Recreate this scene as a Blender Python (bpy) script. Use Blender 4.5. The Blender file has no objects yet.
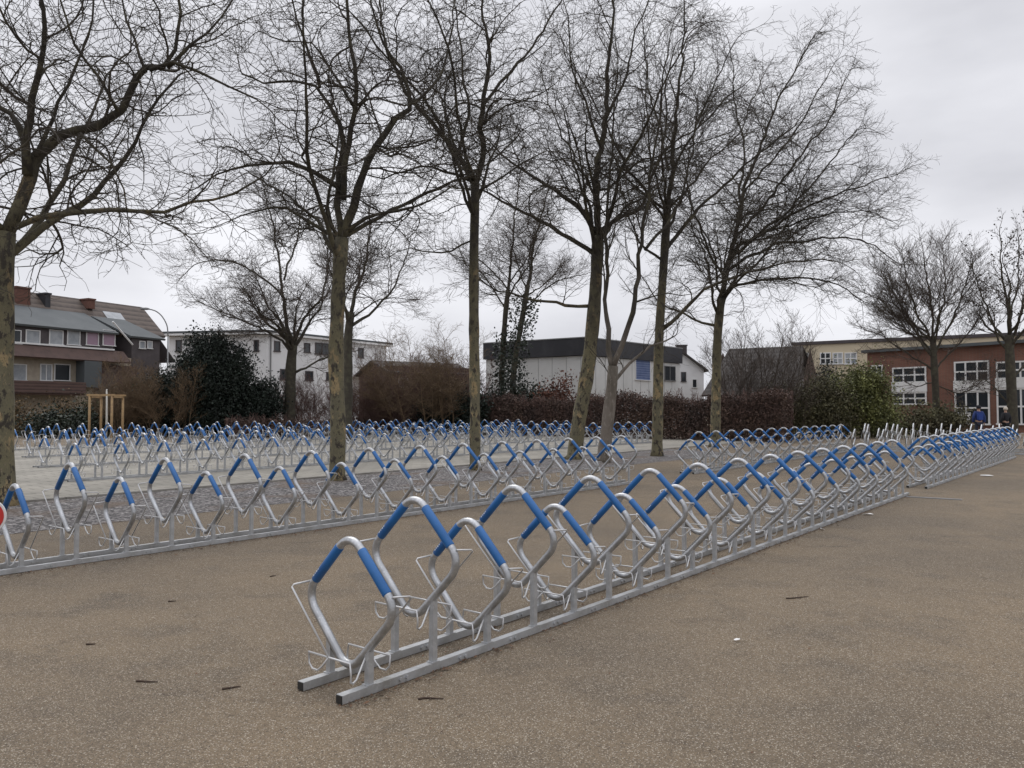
import bpy, math, random
from mathutils import Vector, Matrix
R = math.radians
random.seed(7)
S = bpy.context.scene
COL = S.collection

# ------------------------------------------------------------------ camera model
F, HOR, CAMH = 790.0, 410.0, 1.55
PITCH = math.atan((HOR - 384) / F)
AL = R(38.4)                                   # heading of the rack rows
SA, CA = math.sin(AL), math.cos(AL)

def ray(px, py):
    a = (px - 512) / F; b = (384 - py) / F
    return Vector((a, math.cos(PITCH) - b * math.sin(PITCH), math.sin(PITCH) + b * math.cos(PITCH)))
def at(px, py, Y):                             # real point seen at a photo position, at distance Y
    r = ray(px, py); k = Y / r.y
    return Vector((r.x * k, Y, CAMH + r.z * k))
def ground(px, py):
    r = ray(px, py); k = -CAMH / r.z
    return Vector((r.x * k, r.y * k, 0))
def DT(D, t, z=0):                             # D: distance left of the camera across the rows, t: along the rows
    return Vector((-CA * D + SA * t, SA * D + CA * t, z))

# ------------------------------------------------------------------ object helpers
def tag(o, label=None, cat=None, group=None, kind=None):
    if label: o['label'] = label
    if cat: o['category'] = cat
    if group: o['group'] = group
    if kind: o['kind'] = kind
    return o
def empty(name, loc, rz=0.0):
    o = bpy.data.objects.new(name, None); COL.objects.link(o)
    o.location = loc; o.rotation_euler = (0, 0, rz); o.empty_display_size = .2
    return o
def thing(name, label, cat, loc, rz=0.0, group=None):
    return tag(empty(name, loc, rz), label, cat, group)

class MB:
    def __init__(s): s.v = []; s.f = []; s.mi = []
    def quad(s, a, b, c, d, m=0):
        n = len(s.v); s.v += [tuple(a), tuple(b), tuple(c), tuple(d)]; s.f.append((n, n+1, n+2, n+3)); s.mi.append(m)
    def box(s, x0, x1, y0, y1, z0, z1, M=None, m=0):
        P = [Vector((x, y, z)) for x in (x0, x1) for y in (y0, y1) for z in (z0, z1)]
        if M is not None: P = [M @ p for p in P]
        n = len(s.v); s.v += [tuple(p) for p in P]
        for q in ((0,1,3,2),(4,6,7,5),(0,4,5,1),(2,3,7,6),(0,2,6,4),(1,5,7,3)):
            s.f.append(tuple(n+i for i in q)); s.mi.append(m)
    def prism(s, pts, z0, z1, m=0):            # pts: ccw list of (x,y)
        n = len(s.v); k = len(pts)
        s.v += [(p[0], p[1], z0) for p in pts] + [(p[0], p[1], z1) for p in pts]
        for i in range(k):
            j = (i+1) % k; s.f.append((n+i, n+j, n+k+j, n+k+i)); s.mi.append(m)
        s.f.append(tuple(n+k+i for i in range(k))); s.mi.append(m)
        s.f.append(tuple(n+i for i in reversed(range(k)))); s.mi.append(m)
    def slab(s, quad, thick, m=0):             # a thick sheet from four corners
        q = [Vector(p) for p in quad]
        nrm = (q[1]-q[0]).cross(q[3]-q[0]).normalized() * thick
        n = len(s.v); s.v += [tuple(p) for p in q] + [tuple(p - nrm) for p in q]
        s.f += [(n, n+1, n+2, n+3), (n+7, n+6, n+5, n+4)] + [(n+i, n+4+i, n+4+(i+1) % 4, n+(i+1) % 4) for i in range(4)]
        s.mi += [m]*6
    def tube(s, pts, rad, sides=6, closed=False, caps=True, m=0):
        k = len(pts); n0 = len(s.v)
        if not isinstance(rad, (list, tuple)): rad = [rad]*k
        prev = None
        cs = [(math.cos(2*math.pi*i/sides), math.sin(2*math.pi*i/sides)) for i in range(sides)]
        for i in range(k):
            if closed: t = pts[(i+1) % k] - pts[i-1]
            else: t = pts[min(i+1, k-1)] - pts[max(i-1, 0)]
            t = t.normalized()
            if prev is None:
                u = t.cross(Vector((0, 0, 1)))
                if u.length < .01: u = t.cross(Vector((1, 0, 0)))
            else: u = prev - t * prev.dot(t)
            u.normalize(); prev = u; w = t.cross(u); p = pts[i]; r = rad[i]
            for c, sn in cs:
                s.v.append((p.x + r*(u.x*c + w.x*sn), p.y + r*(u.y*c + w.y*sn), p.z + r*(u.z*c + w.z*sn)))
        for i in range(k if closed else k-1):
            a = n0 + i*sides; b = n0 + ((i+1) % k)*sides
            for j in range(sides):
                j2 = (j+1) % sides
                s.f.append((a+j, a+j2, b+j2, b+j)); s.mi.append(m)
        if caps and not closed:
            s.f.append(tuple(n0+j for j in reversed(range(sides)))); s.mi.append(m)
            s.f.append(tuple(n0+(k-1)*sides+j for j in range(sides))); s.mi.append(m)
    def mesh(s, name, mats, off=None, smooth=False):
        me = bpy.data.meshes.new(name)
        v = s.v if off is None else [(a-off[0], b-off[1], c-off[2]) for a, b, c in s.v]
        me.from_pydata(v, [], s.f)
        if not isinstance(mats, (list, tuple)): mats = [mats]
        for mt in mats: me.materials.append(mt)
        if len(mats) > 1: me.polygons.foreach_set('material_index', s.mi)
        if smooth: me.polygons.foreach_set('use_smooth', [True]*len(s.f))
        me.update(); return me
    def build(s, name, mats, parent=None, off=None, smooth=False):
        o = bpy.data.objects.new(name, s.mesh(name, mats, off, smooth)); COL.objects.link(o)
        if parent: o.parent = parent
        elif off is not None: o.location = off
        return o

# ------------------------------------------------------------------ materials
def mat(name, base, rough=.7, metal=0.0, noise=None, bump=0.0, bscale=30.0, coord='Object', spec=.5, island=0.0, stretch=None):
    """noise: list of (scale, colour, low, high) layered over base"""
    m = bpy.data.materials.new(name); m.use_nodes = True
    N = m.node_tree.nodes; L = m.node_tree.links
    b = N['Principled BSDF']; b.inputs['Roughness'].default_value = rough; b.inputs['Metallic'].default_value = metal
    b.inputs['Specular IOR Level'].default_value = spec
    tc = N.new('ShaderNodeTexCoord'); src = tc.outputs[coord]
    if stretch:
        mp = N.new('ShaderNodeMapping'); mp.inputs['Scale'].default_value = stretch; L.new(src, mp.inputs[0]); src = mp.outputs[0]
    cur = None
    rgb = N.new('ShaderNodeRGB'); rgb.outputs[0].default_value = (*base, 1); cur = rgb.outputs[0]
    for sc, col, lo, hi in (noise or []):
        nz = N.new('ShaderNodeTexNoise'); nz.inputs['Scale'].default_value = sc; nz.inputs['Detail'].default_value = 5; nz.inputs['Roughness'].default_value = .62
        L.new(src, nz.inputs['Vector'])
        mr = N.new('ShaderNodeMapRange'); mr.inputs[1].default_value = lo; mr.inputs[2].default_value = hi
        L.new(nz.outputs[0], mr.inputs[0])
        mx = N.new('ShaderNodeMix'); mx.data_type = 'RGBA'
        L.new(mr.outputs[0], mx.inputs[0]); L.new(cur, mx.inputs[6]); mx.inputs[7].default_value = (*col, 1)
        cur = mx.outputs[2]
    if island:
        g = N.new('ShaderNodeNewGeometry')
        mr = N.new('ShaderNodeMapRange'); mr.inputs[3].default_value = 1-island; mr.inputs[4].default_value = 1+island
        L.new(g.outputs['Random Per Island'], mr.inputs[0])
        hs = N.new('ShaderNodeHueSaturation'); L.new(cur, hs.inputs['Color']); L.new(mr.outputs[0], hs.inputs['Value'])
        cur = hs.outputs[0]
    L.new(cur, b.inputs['Base Color'])
    if bump:
        nz = N.new('ShaderNodeTexNoise'); nz.inputs['Scale'].default_value = bscale; nz.inputs['Detail'].default_value = 6
        L.new(src, nz.inputs['Vector'])
        bp = N.new('ShaderNodeBump'); bp.inputs['Strength'].default_value = bump; bp.inputs['Distance'].default_value = .02
        L.new(nz.outputs[0], bp.inputs['Height']); L.new(bp.outputs[0], b.inputs['Normal'])
    return m

M = {}
M['galv'] = mat('galvanised steel', (.46, .47, .485), .34, .8, [(9, (.35, .36, .37), .4, .72), (60, (.64, .65, .66), .5, .8), (2.2, (.33, .335, .34), .5, .64), (130, (.24, .235, .225), .66, .8)], .05, 80)
M['galv_rail'] = mat('galvanised rail', (.45, .46, .47), .48, .55, [(5, (.29, .285, .27), .42, .7), (40, (.56, .57, .58), .5, .8)], .08, 60)
M['wire'] = mat('galvanised wire', (.55, .55, .55), .4, .5)
M['sleeve'] = mat('blue plastic sleeve', (.009, .108, .32), .40, 0, [(5, (.007, .075, .235), .45, .72), (30, (.03, .13, .33), .62, .75)], .02, 60)
M['print'] = mat('white print', (.75, .77, .8), .5)
M['black'] = mat('black plastic', (.018, .018, .018), .5)
def bark_mat(name, lo, z0, z1):
    """plane bark: flaking tan and olive plates low down, unshed dark bark on the upper trunk and limbs"""
    m = mat(name, *lo[0], **lo[1]); N = m.node_tree.nodes; L = m.node_tree.links; b = N['Principled BSDF']
    old = b.inputs['Base Color'].links[0].from_socket
    tc = N.new('ShaderNodeTexCoord'); sp = N.new('ShaderNodeSeparateXYZ'); L.new(tc.outputs['Object'], sp.inputs[0])
    def nz(sc):
        n = N.new('ShaderNodeTexNoise'); n.inputs['Scale'].default_value = sc; n.inputs['Detail'].default_value = 5; L.new(tc.outputs['Object'], n.inputs['Vector']); return n.outputs[0]
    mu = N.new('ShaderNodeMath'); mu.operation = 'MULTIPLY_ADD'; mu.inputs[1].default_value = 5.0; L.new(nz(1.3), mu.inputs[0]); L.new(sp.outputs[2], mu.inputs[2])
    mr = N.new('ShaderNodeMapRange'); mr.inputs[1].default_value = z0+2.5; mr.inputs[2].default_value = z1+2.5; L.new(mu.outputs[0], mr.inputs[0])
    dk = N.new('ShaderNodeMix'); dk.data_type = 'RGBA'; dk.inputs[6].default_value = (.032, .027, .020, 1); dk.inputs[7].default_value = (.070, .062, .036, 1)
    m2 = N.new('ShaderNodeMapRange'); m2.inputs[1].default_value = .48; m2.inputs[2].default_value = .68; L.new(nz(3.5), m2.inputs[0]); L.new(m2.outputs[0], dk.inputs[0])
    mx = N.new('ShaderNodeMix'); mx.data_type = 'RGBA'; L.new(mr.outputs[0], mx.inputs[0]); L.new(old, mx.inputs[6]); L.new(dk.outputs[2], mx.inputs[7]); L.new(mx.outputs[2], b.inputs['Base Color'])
    return m
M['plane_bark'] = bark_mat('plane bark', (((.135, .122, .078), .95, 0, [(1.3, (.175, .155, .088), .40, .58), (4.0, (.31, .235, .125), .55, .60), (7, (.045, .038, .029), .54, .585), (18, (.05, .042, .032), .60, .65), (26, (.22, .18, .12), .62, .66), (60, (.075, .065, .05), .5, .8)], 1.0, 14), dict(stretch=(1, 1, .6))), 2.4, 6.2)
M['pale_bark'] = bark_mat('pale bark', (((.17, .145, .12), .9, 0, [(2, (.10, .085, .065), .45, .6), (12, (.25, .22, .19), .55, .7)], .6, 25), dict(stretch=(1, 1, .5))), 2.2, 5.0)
M['branch'] = mat('twig bark', (.042, .034, .026), .9, 0, [(3, (.060, .050, .032), .45, .65)])
M['dark_bark'] = mat('dark bark', (.045, .038, .028), .9, 0, [(4, (.075, .07, .045), .45, .65)], .5, 20)
M['red_twig'] = mat('reddish twig', (.150, .090, .076), .9, 0, [(2, (.100, .066, .056), .4, .65)], island=.3)
M['tan_twig'] = mat('tan twig', (.165, .112, .066), .9, 0, [(2, (.105, .074, .046), .4, .65)], island=.3)
M['far_twig'] = mat('far twig', (.07, .054, .043), .9)
M['hedge'] = mat('brown beech leaf', (.110, .068, .054), .8, 0, [(1.2, (.064, .043, .036), .4, .65), (.5, (.125, .082, .058), .5, .7)], island=.5)
M['copper'] = mat('copper leaf', (.13, .05, .028), .8, 0, [(1.2, (.07, .03, .02), .4, .65)], island=.5)
M['yew'] = mat('dark evergreen leaf', (.012, .021, .013), .7, 0, [(1.1, (.007, .012, .008), .4, .65)], island=.5)
M['ivy'] = mat('ivy leaf', (.018, .028, .014), .6, 0, [(1.5, (.01, .016, .01), .4, .65)], island=.5)
M['green'] = mat('olive green leaf', (.165, .175, .055), .7, 0, [(.9, (.050, .055, .022), .42, .65)], island=.5)
M['brush'] = mat('olive brown leaf', (.098, .092, .044), .8, 0, [(.9, (.062, .052, .03), .42, .65)], island=.5)
M['straw'] = mat('dry stalk', (.16, .11, .055), .9, 0, [(1.0, (.07, .05, .03), .42, .65)], island=.5)
M['timber'] = mat('tan timber', (.36, .24, .12), .8, 0, [(6, (.24, .16, .09), .45, .7)], .2, 40)
M['lime'] = mat('limewashed bark', (.55, .53, .48), .9)
M['white_wall'] = mat('white render', (.72, .72, .72), .9, 0, [(.35, (.58, .58, .57), .45, .75)])
M['panel_wall'] = mat('white panel wall', (.60, .60, .585), .9, 0, [(.3, (.48, .48, .46), .42, .75), (2.2, (.52, .52, .5), .55, .8)])
M['cream'] = mat('cream render', (.58, .50, .36), .9, 0, [(.3, (.48, .41, .3), .45, .75)])
M['wood_wall'] = mat('pale wood cladding', (.40, .345, .27), .85, 0, [(2, (.31, .265, .21), .45, .7)])
M['slate'] = mat('dark slate', (.062, .052, .054), .7, 0, [(1.5, (.09, .076, .078), .45, .7)])
M['fascia'] = mat('dark fascia', (.020, .020, .025), .55, 0, [(.8, (.035, .035, .04), .45, .7)])
M['felt'] = mat('grey roof felt', (.085, .095, .10), .85, 0, [(.5, (.11, .12, .125), .45, .7)])
M['balcony'] = mat('brown boards', (.10, .062, .052), .8, 0, [(2, (.07, .045, .038), .45, .7)])
M['glass'] = mat('window glass', (.025, .03, .035), .12)
M['curtain'] = mat('curtained glass', (.36, .38, .40), .35, 0, [(1.2, (.22, .24, .26), .4, .65)])
M['pink_curtain'] = mat('pink curtained glass', (.30, .20, .26), .35)

M['trim'] = mat('white trim', (.70, .70, .69), .6)
M['grey_metal'] = mat('grey metal', (.22, .22, .22), .5, .4)
M['brick_chim'] = mat('chimney brick', (.135, .062, .045), .9, 0, [(3, (.09, .045, .035), .45, .7)])
M['brown_shed'] = mat('brown shed wall', (.105, .065, .05), .9, 0, [(.9, (.07, .05, .042), .45, .7)])
M['red_sign'] = mat('red sign face', (.50, .028, .022), .4)
M['skin'] = mat('skin', (.42, .26, .19), .6)
M['navy'] = mat('navy jacket', (.016, .035, .14), .8)
M['bluepack'] = mat('bright blue cloth', (.015, .045, .22), .7)
M['blackcloth'] = mat('black cloth', (.014, .014, .018), .9)
M['paleknit'] = mat('pale knit', (.50, .45, .38), .95)
M['jeans'] = mat('dark jeans', (.03, .035, .06), .9)
M['paper'] = mat('paper scrap', (.75, .74, .72), .8)
M['deadleaf'] = mat('dead leaf', (.10, .055, .03), .85, island=.5)

def wave_mat(name, c1, c2, scale, axis='Z', rough=.8):
    """banded surface (tile courses, boards): thin darker joints at a regular real spacing"""
    m = bpy.data.materials.new(name); m.use_nodes = True
    N = m.node_tree.nodes; L = m.node_tree.links; b = N['Principled BSDF']; b.inputs['Roughness'].default_value = rough
    tc = N.new('ShaderNodeTexCoord'); sp = N.new('ShaderNodeSeparateXYZ'); L.new(tc.outputs['Object'], sp.inputs[0])
    mu = N.new('ShaderNodeMath'); mu.operation = 'MULTIPLY'; mu.inputs[1].default_value = scale; L.new(sp.outputs[axis], mu.inputs[0])
    fr = N.new('ShaderNodeMath'); fr.operation = 'FRACT'; L.new(mu.outputs[0], fr.inputs[0])
    nz = N.new('ShaderNodeTexNoise'); nz.inputs['Scale'].default_value = 2.5; nz.inputs['Detail'].default_value = 5; L.new(tc.outputs['Object'], nz.inputs['Vector'])
    ad = N.new('ShaderNodeMath'); L.new(fr.outputs[0], ad.inputs[0]); L.new(nz.outputs[0], ad.inputs[1])
    rp = N.new('ShaderNodeMapRange'); rp.inputs[1].default_value = .55; rp.inputs[2].default_value = 1.25; L.new(ad.outputs[0], rp.inputs[0])
    mx = N.new('ShaderNodeMix'); mx.data_type = 'RGBA'; L.new(rp.outputs[0], mx.inputs[0])
    mx.inputs[6].default_value = (*c1, 1); mx.inputs[7].default_value = (*c2, 1); L.new(mx.outputs[2], b.inputs['Base Color'])
    return m
M['tile'] = wave_mat('brown roof tiles', (.055, .042, .036), (.125, .098, .082), 2.6)
M['dark_tile'] = wave_mat('dark roof tiles', (.028, .024, .022), (.062, .054, .05), 3.0)
M['blue_blind'] = wave_mat('blue slatted blind', (.05, .08, .19), (.14, .18, .30), 5.5)
M['boards'] = wave_mat('brown balcony boards', (.05, .030, .026), (.115, .07, .058), 5.0)

def brick_mat(name, c1, c2, mortar, scale, w, h, ms, coord_rot=0.0, wall=False):
    m = bpy.data.materials.new(name); m.use_nodes = True
    N = m.node_tree.nodes; L = m.node_tree.links; b = N['Principled BSDF']; b.inputs['Roughness'].default_value = .9
    tc = N.new('ShaderNodeTexCoord'); mp = N.new('ShaderNodeMapping')
    mp.inputs['Rotation'].default_value = (R(90) if wall else 0, 0, coord_rot)
    L.new(tc.outputs['Object'], mp.inputs[0])
    br = N.new('ShaderNodeTexBrick'); br.inputs['Scale'].default_value = scale
    br.inputs['Brick Width'].default_value = w; br.inputs['Row Height'].default_value = h; br.inputs['Mortar Size'].default_value = ms
    br.inputs['Color1'].default_value = (*c1, 1); br.inputs['Color2'].default_value = (*c2, 1); br.inputs['Mortar'].default_value = (*mortar, 1)
    L.new(mp.outputs[0], br.inputs['Vector'])
    nz = N.new('ShaderNodeTexNoise'); nz.inputs['Scale'].default_value = .6; nz.inputs['Detail'].default_value = 6; L.new(tc.outputs['Object'], nz.inputs['Vector'])
    mr = N.new('ShaderNodeMapRange'); mr.inputs[1].default_value = .3; mr.inputs[2].default_value = .7; mr.inputs[3].default_value = .72; mr.inputs[4].default_value = 1.18; L.new(nz.outputs[0], mr.inputs[0])
    hs = N.new('ShaderNodeHueSaturation'); L.new(br.outputs[0], hs.inputs['Color']); L.new(mr.outputs[0], hs.inputs['Value'])
    L.new(hs.outputs[0], b.inputs['Base Color'])
    return m
M['paving'] = brick_mat('concrete pavers', (.25, .235, .20), (.30, .28, .24), (.13, .12, .10), 1.0, .6, .3, .018, -R(51.6))
M['brick'] = brick_mat('red brick', (.165, .068, .046), (.20, .085, .056), (.15, .115, .095), 1.0, .25, .08, .01, 0, True)

def ground_mat():
    m = bpy.data.materials.new('gritty trodden asphalt'); m.use_nodes = True
    N = m.node_tree.nodes; L = m.node_tree.links; b = N['Principled BSDF']; b.inputs['Roughness'].default_value = .92; b.inputs['Specular IOR Level'].default_value = .25
    tc = N.new('ShaderNodeTexCoord')
    def noise(sc, det=6, rough=.6, st=None):
        n = N.new('ShaderNodeTexNoise'); n.inputs['Scale'].default_value = sc; n.inputs['Detail'].default_value = det; n.inputs['Roughness'].default_value = rough
        if st:
            mp = N.new('ShaderNodeMapping'); mp.inputs['Rotation'].default_value = (0, 0, st[0]); mp.inputs['Scale'].default_value = (st[1], st[2], 1)
            L.new(tc.outputs['Object'], mp.inputs[0]); L.new(mp.outputs[0], n.inputs['Vector'])
        else: L.new(tc.outputs['Object'], n.inputs['Vector'])
        return n.outputs[0]
    def rng(v, a, c, d=0, e=1):
        r = N.new('ShaderNodeMapRange'); r.inputs[1].default_value = a; r.inputs[2].default_value = c; r.inputs[3].default_value = d; r.inputs[4].default_value = e
        L.new(v, r.inputs[0]); return r.outputs[0]
    def mix(f, a, c):
        x = N.new('ShaderNodeMix'); x.data_type = 'RGBA'; L.new(f, x.inputs[0])
        for i, q in ((6, a), (7, c)):
            if isinstance(q, tuple): x.inputs[i].default_value = (*q, 1)
            else: L.new(q, x.inputs[i])
        return x.outputs[2]
    c = mix(rng(noise(.28), .38, .62), (.215, .164, .108), (.150, .119, .085))
    c = mix(rng(noise(1.3, 8, .7), .5, .72), c, (.115, .094, .071))
    c = mix(rng(noise(.5, 6, .65, (-.75, 1.0, 2.6)), .63, .76), c, (.082, .064, .047))      # long damp, dirty streaks
    c = mix(rng(noise(2.6, 8, .75), .62, .8), c, (.25, .20, .14))                        # sandy patches
    v = N.new('ShaderNodeTexVoronoi'); v.inputs['Scale'].default_value = 190; L.new(tc.outputs['Object'], v.inputs['Vector'])
    sp = N.new('ShaderNodeSeparateColor'); L.new(v.outputs['Color'], sp.inputs[0])
    c = mix(rng(sp.outputs[0], .5, 1.0, 0, .8), c, (.055, .045, .036))                      # dark grit
    c = mix(rng(sp.outputs[1], .86, .95, 0, .7), c, (.48, .43, .35))                       # pale grit
    v2 = N.new('ShaderNodeTexVoronoi'); v2.inputs['Scale'].default_value = 75; L.new(tc.outputs['Object'], v2.inputs['Vector'])
    sp2 = N.new('ShaderNodeSeparateColor'); L.new(v2.outputs['Color'], sp2.inputs[0])
    dd = N.new('ShaderNodeMath'); dd.operation = 'MULTIPLY'; L.new(rng(v2.outputs['Distance'], .22, .30, 1, 0), dd.inputs[0]); L.new(rng(sp2.outputs[1], .91, .93, 0, .55), dd.inputs[1])
    c = mix(dd.outputs[0], c, (.48, .44, .38))
    mp = N.new('ShaderNodeMapping'); mp.inputs['Rotation'].default_value = (0, 0, -R(51.6)); L.new(tc.outputs['Object'], mp.inputs[0])
    bk = N.new('ShaderNodeTexBrick'); bk.inputs['Scale'].default_value = 1; bk.inputs['Brick Width'].default_value = .4; bk.inputs['Row Height'].default_value = .2; bk.inputs['Mortar Size'].default_value = .012; bk.inputs['Mortar Smooth'].default_value = .6
    L.new(mp.outputs[0], bk.inputs['Vector'])                   # silted up paving joints showing through on the open side
    sx = N.new('ShaderNodeSeparateXYZ'); L.new(mp.outputs[0], sx.inputs[0])
    jm = N.new('ShaderNodeMath'); jm.operation = 'MULTIPLY'; L.new(bk.outputs['Fac'], jm.inputs[0])
    jn = N.new('ShaderNodeMath'); jn.operation = 'MULTIPLY'; L.new(rng(noise(.9), .45, .62, 0, .26), jn.inputs[0]); L.new(rng(sx.outputs[1], -.5, 1.5, 1, 0), jn.inputs[1])
    L.new(jn.outputs[0], jm.inputs[1])
    c = mix(jm.outputs[0], c, (.085, .068, .05))
    L.new(c, b.inputs['Base Color'])
    bp = N.new('ShaderNodeBump'); bp.inputs['Strength'].default_value = .55; bp.inputs['Distance'].default_value = .006
    L.new(v.outputs['Distance'], bp.inputs['Height']); L.new(bp.outputs[0], b.inputs['Normal'])
    return m
def gravel_mat():
    m = bpy.data.materials.new('grey gravel'); m.use_nodes = True
    N = m.node_tree.nodes; L = m.node_tree.links; b = N['Principled BSDF']; b.inputs['Roughness'].default_value = .9
    tc = N.new('ShaderNodeTexCoord'); v = N.new('ShaderNodeTexVoronoi'); v.inputs['Scale'].default_value = 26; L.new(tc.outputs['Object'], v.inputs['Vector'])
    sp = N.new('ShaderNodeSeparateColor'); L.new(v.outputs['Color'], sp.inputs[0])
    cr = N.new('ShaderNodeValToRGB'); e = cr.color_ramp.elements
    e[0].position = 0; e[0].color = (.02, .019, .02, 1); e[1].position = 1; e[1].color = (.34, .32, .31, 1)
    x = e.new(.5); x.color = (.085, .077, .076, 1)
    L.new(sp.outputs[0], cr.inputs[0])
    nz = N.new('ShaderNodeTexNoise'); nz.inputs['Scale'].default_value = .8; nz.inputs['Detail'].default_value = 5; L.new(tc.outputs['Object'], nz.inputs['Vector'])
    mr = N.new('ShaderNodeMapRange'); mr.inputs[1].default_value = .52; mr.inputs[2].default_value = .7; L.new(nz.outputs[0], mr.inputs[0])
    mx = N.new('ShaderNodeMix'); mx.data_type = 'RGBA'; L.new(mr.outputs[0], mx.inputs[0]); L.new(cr.outputs[0], mx.inputs[6]); mx.inputs[7].default_value = (.12, .085, .06, 1)
    L.new(mx.outputs[2], b.inputs['Base Color'])
    bp = N.new('ShaderNodeBump'); bp.inputs['Strength'].default_value = .8; bp.inputs['Distance'].default_value = .03
    L.new(v.outputs['Distance'], bp.inputs['Height']); L.new(bp.outputs[0], b.inputs['Normal'])
    return m

# ------------------------------------------------------------------ ground
def sheet(name, pts, z, mt):
    b = MB(); n = len(pts); b.v = [(p[0], p[1], z) for p in pts]; b.f = [tuple(range(n))]; b.mi = [0]
    return tag(b.build(name, mt), kind='structure')
sheet('ground', [(-900, -60), (900, -60), (900, 1500), (-900, 1500)], 0, ground_mat())
P = lambda D, t: DT(D, t)
sheet('gravel_bed', [P(14.6, -25), P(11.2, -25), P(11.0, 0), P(11.3, 18), P(11.1, 26.5), P(12.6, 28), P(14.6, 28.4)][::-1], .004, gravel_mat())
sheet('paving', [P(36.5, -25), P(14.75, -25), P(14.75, 40), P(36.5, 40)][::-1], .008, M['paving'])
kb = MB(); ang = math.atan2(CA, SA)
KM = Matrix.Translation(DT(14.68, 0)) @ Matrix.Rotation(ang, 4, 'Z')
for i in range(65): kb.box(-25+i*1.0, -25+i*1.0+.985, -.04, .04, -.02, .035, KM)
tag(kb.build('kerb', mat('concrete edging', (.27, .255, .23), .9, 0, [(3, (.18, .17, .15), .45, .7)])), kind='structure')

# ------------------------------------------------------------------ bicycle racks
RR, RC, TR = .392, .118, .0238                 # sharp half diagonal, corner radius, tube radius
def hoop_path(zc, arc=8):
    pts = []
    corners = [(0, 1), (-1, 0), (0, -1), (1, 0)]           # (y,z) directions, going round
    for k, (cy, cz) in enumerate(corners):
        d = RR - RC*math.sqrt(2); cx_, cz_ = cy*d, cz*d
        a0 = math.atan2(cz, cy) - R(45)
        for i in range(arc+1):
            a = a0 + R(90)*i/arc
            pts.append(Vector((0, cx_ + RC*math.cos(a), zc + cz_ + RC*math.sin(a))))
    return pts
def hoop_mesh(arc, sides):
    b = MB(); b.tube(hoop_path(0, arc), TR, sides, closed=True); return b.mesh('hoop', M['galv'], smooth=True)
def sleeve_mesh(sgn, sides, printed):
    b = MB(); c = Vector((0, sgn*RR/2, RR/2)); d = Vector((0, -sgn, 1)).normalized(); h = .152
    off = Vector((0, 0, 0))
    b.tube([c - d*h, c - d*(h-.004), c + d*(h-.004), c + d*h], [TR+.0015, TR+.0034, TR+.0034, TR+.0015], sides)
    if printed and sgn > 0:                                # small white lettering near the lower end, too small to read
        for i, w in enumerate((.010, .006, .011, .007)):
            p = c - d*(h - .03 - i*.019); e = Vector((-1, 0, 0)); k = TR+.0044
            s_ = Vector((0, sgn, 1)).normalized()
            o = (e*.85 - s_*.1*0 + s_*.4).normalized()*k
            q = d*(w*.55); r_ = (s_ - o.normalized()*s_.dot(o.normalized())).normalized()*.0042
            b.quad(p+o-q-r_, p+o-q+r_, p+o+q+r_, p+o+q-r_, 1)
    return b.mesh('sleeve', [M['sleeve'], M['print']], smooth=True)
def guide_mesh(s, sides):
    """bent wire wheel guide on one side of the hoop; s=+1 / -1 turns it half round"""
    b = MB(); r = .0058
    V = lambda u, y, z: Vector((s*u, s*y, z))
    b.tube([V(0, .35, .075), V(-.105, .372, .066), V(-.12, .37, .055), V(-.12, .03, -.285)], r, sides)
    b.tube([V(-.12, .03, -.285), V(-.12, .085, -.345), V(-.12, .125, -.372), V(-.12, .17, -.372), V(-.12, .2, -.345), V(-.12, .205, -.285),
            V(-.12, .0, -.285), V(-.12, -.15, -.285), V(-.12, -.16, -.345), V(-.115, -.152, -.385), V(-.09, -.14, -.40), V(-.065, -.14, -.385), V(0, -.15, -.255)], r, sides)
    return b.mesh('wheel_guide', M['wire'], smooth=True)
def post_mesh(h):
    b = MB(); b.box(-.018, .018, -.018, .018, .05, h); b.box(-.03, .03, -.026, .026, .05, .056); return b.mesh('post', M['galv_rail'])
NH, PITCHR, SEP, H0X = 26, .5, .33, .205
LEN = NH*PITCHR + .1
def rail_mesh():
    b = MB(); b.box(0, LEN, -.025, .025, .004, .05)
    for i in range(NH):
        x = H0X + i*PITCHR
        for dx in (.21, .26):
            for sy in (-1, 1):
                p = Vector((x+dx, sy*.0255, .028)); b.tube([p, p + Vector((0, sy*.010, 0))], .0115, 6)
    return b.mesh('rail', M['galv_rail'])
def cap_mesh(x):
    b = MB(); s = -1 if x == 0 else 1
    b.box(min(x, x+s*.004), max(x, x+s*.004), -.023, .023, .006, .048); return b.mesh('end_cap', M['black'])
HQ = dict(hoop=hoop_mesh(9, 12), sl=[sleeve_mesh(1, 14, True), sleeve_mesh(-1, 14, True)], g=[guide_mesh(1, 6), guide_mesh(-1, 6)])
LQ = dict(hoop=hoop_mesh(6, 8), sl=[sleeve_mesh(1, 8, True), sleeve_mesh(-1, 8, True)], g=[guide_mesh(1, 4), guide_mesh(-1, 4)])
POST = [post_mesh(.235), post_mesh(.42)]
RAIL = rail_mesh(); CAPS = [cap_mesh(0), cap_mesh(LEN)]
ZC = (.4725, .655)
def link(name, me, parent, loc=(0, 0, 0), rot=(0, 0, 0)):
    o = bpy.data.objects.new(name, me); COL.objects.link(o); o.parent = parent; o.location = loc; o.rotation_euler = rot; return o
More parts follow.
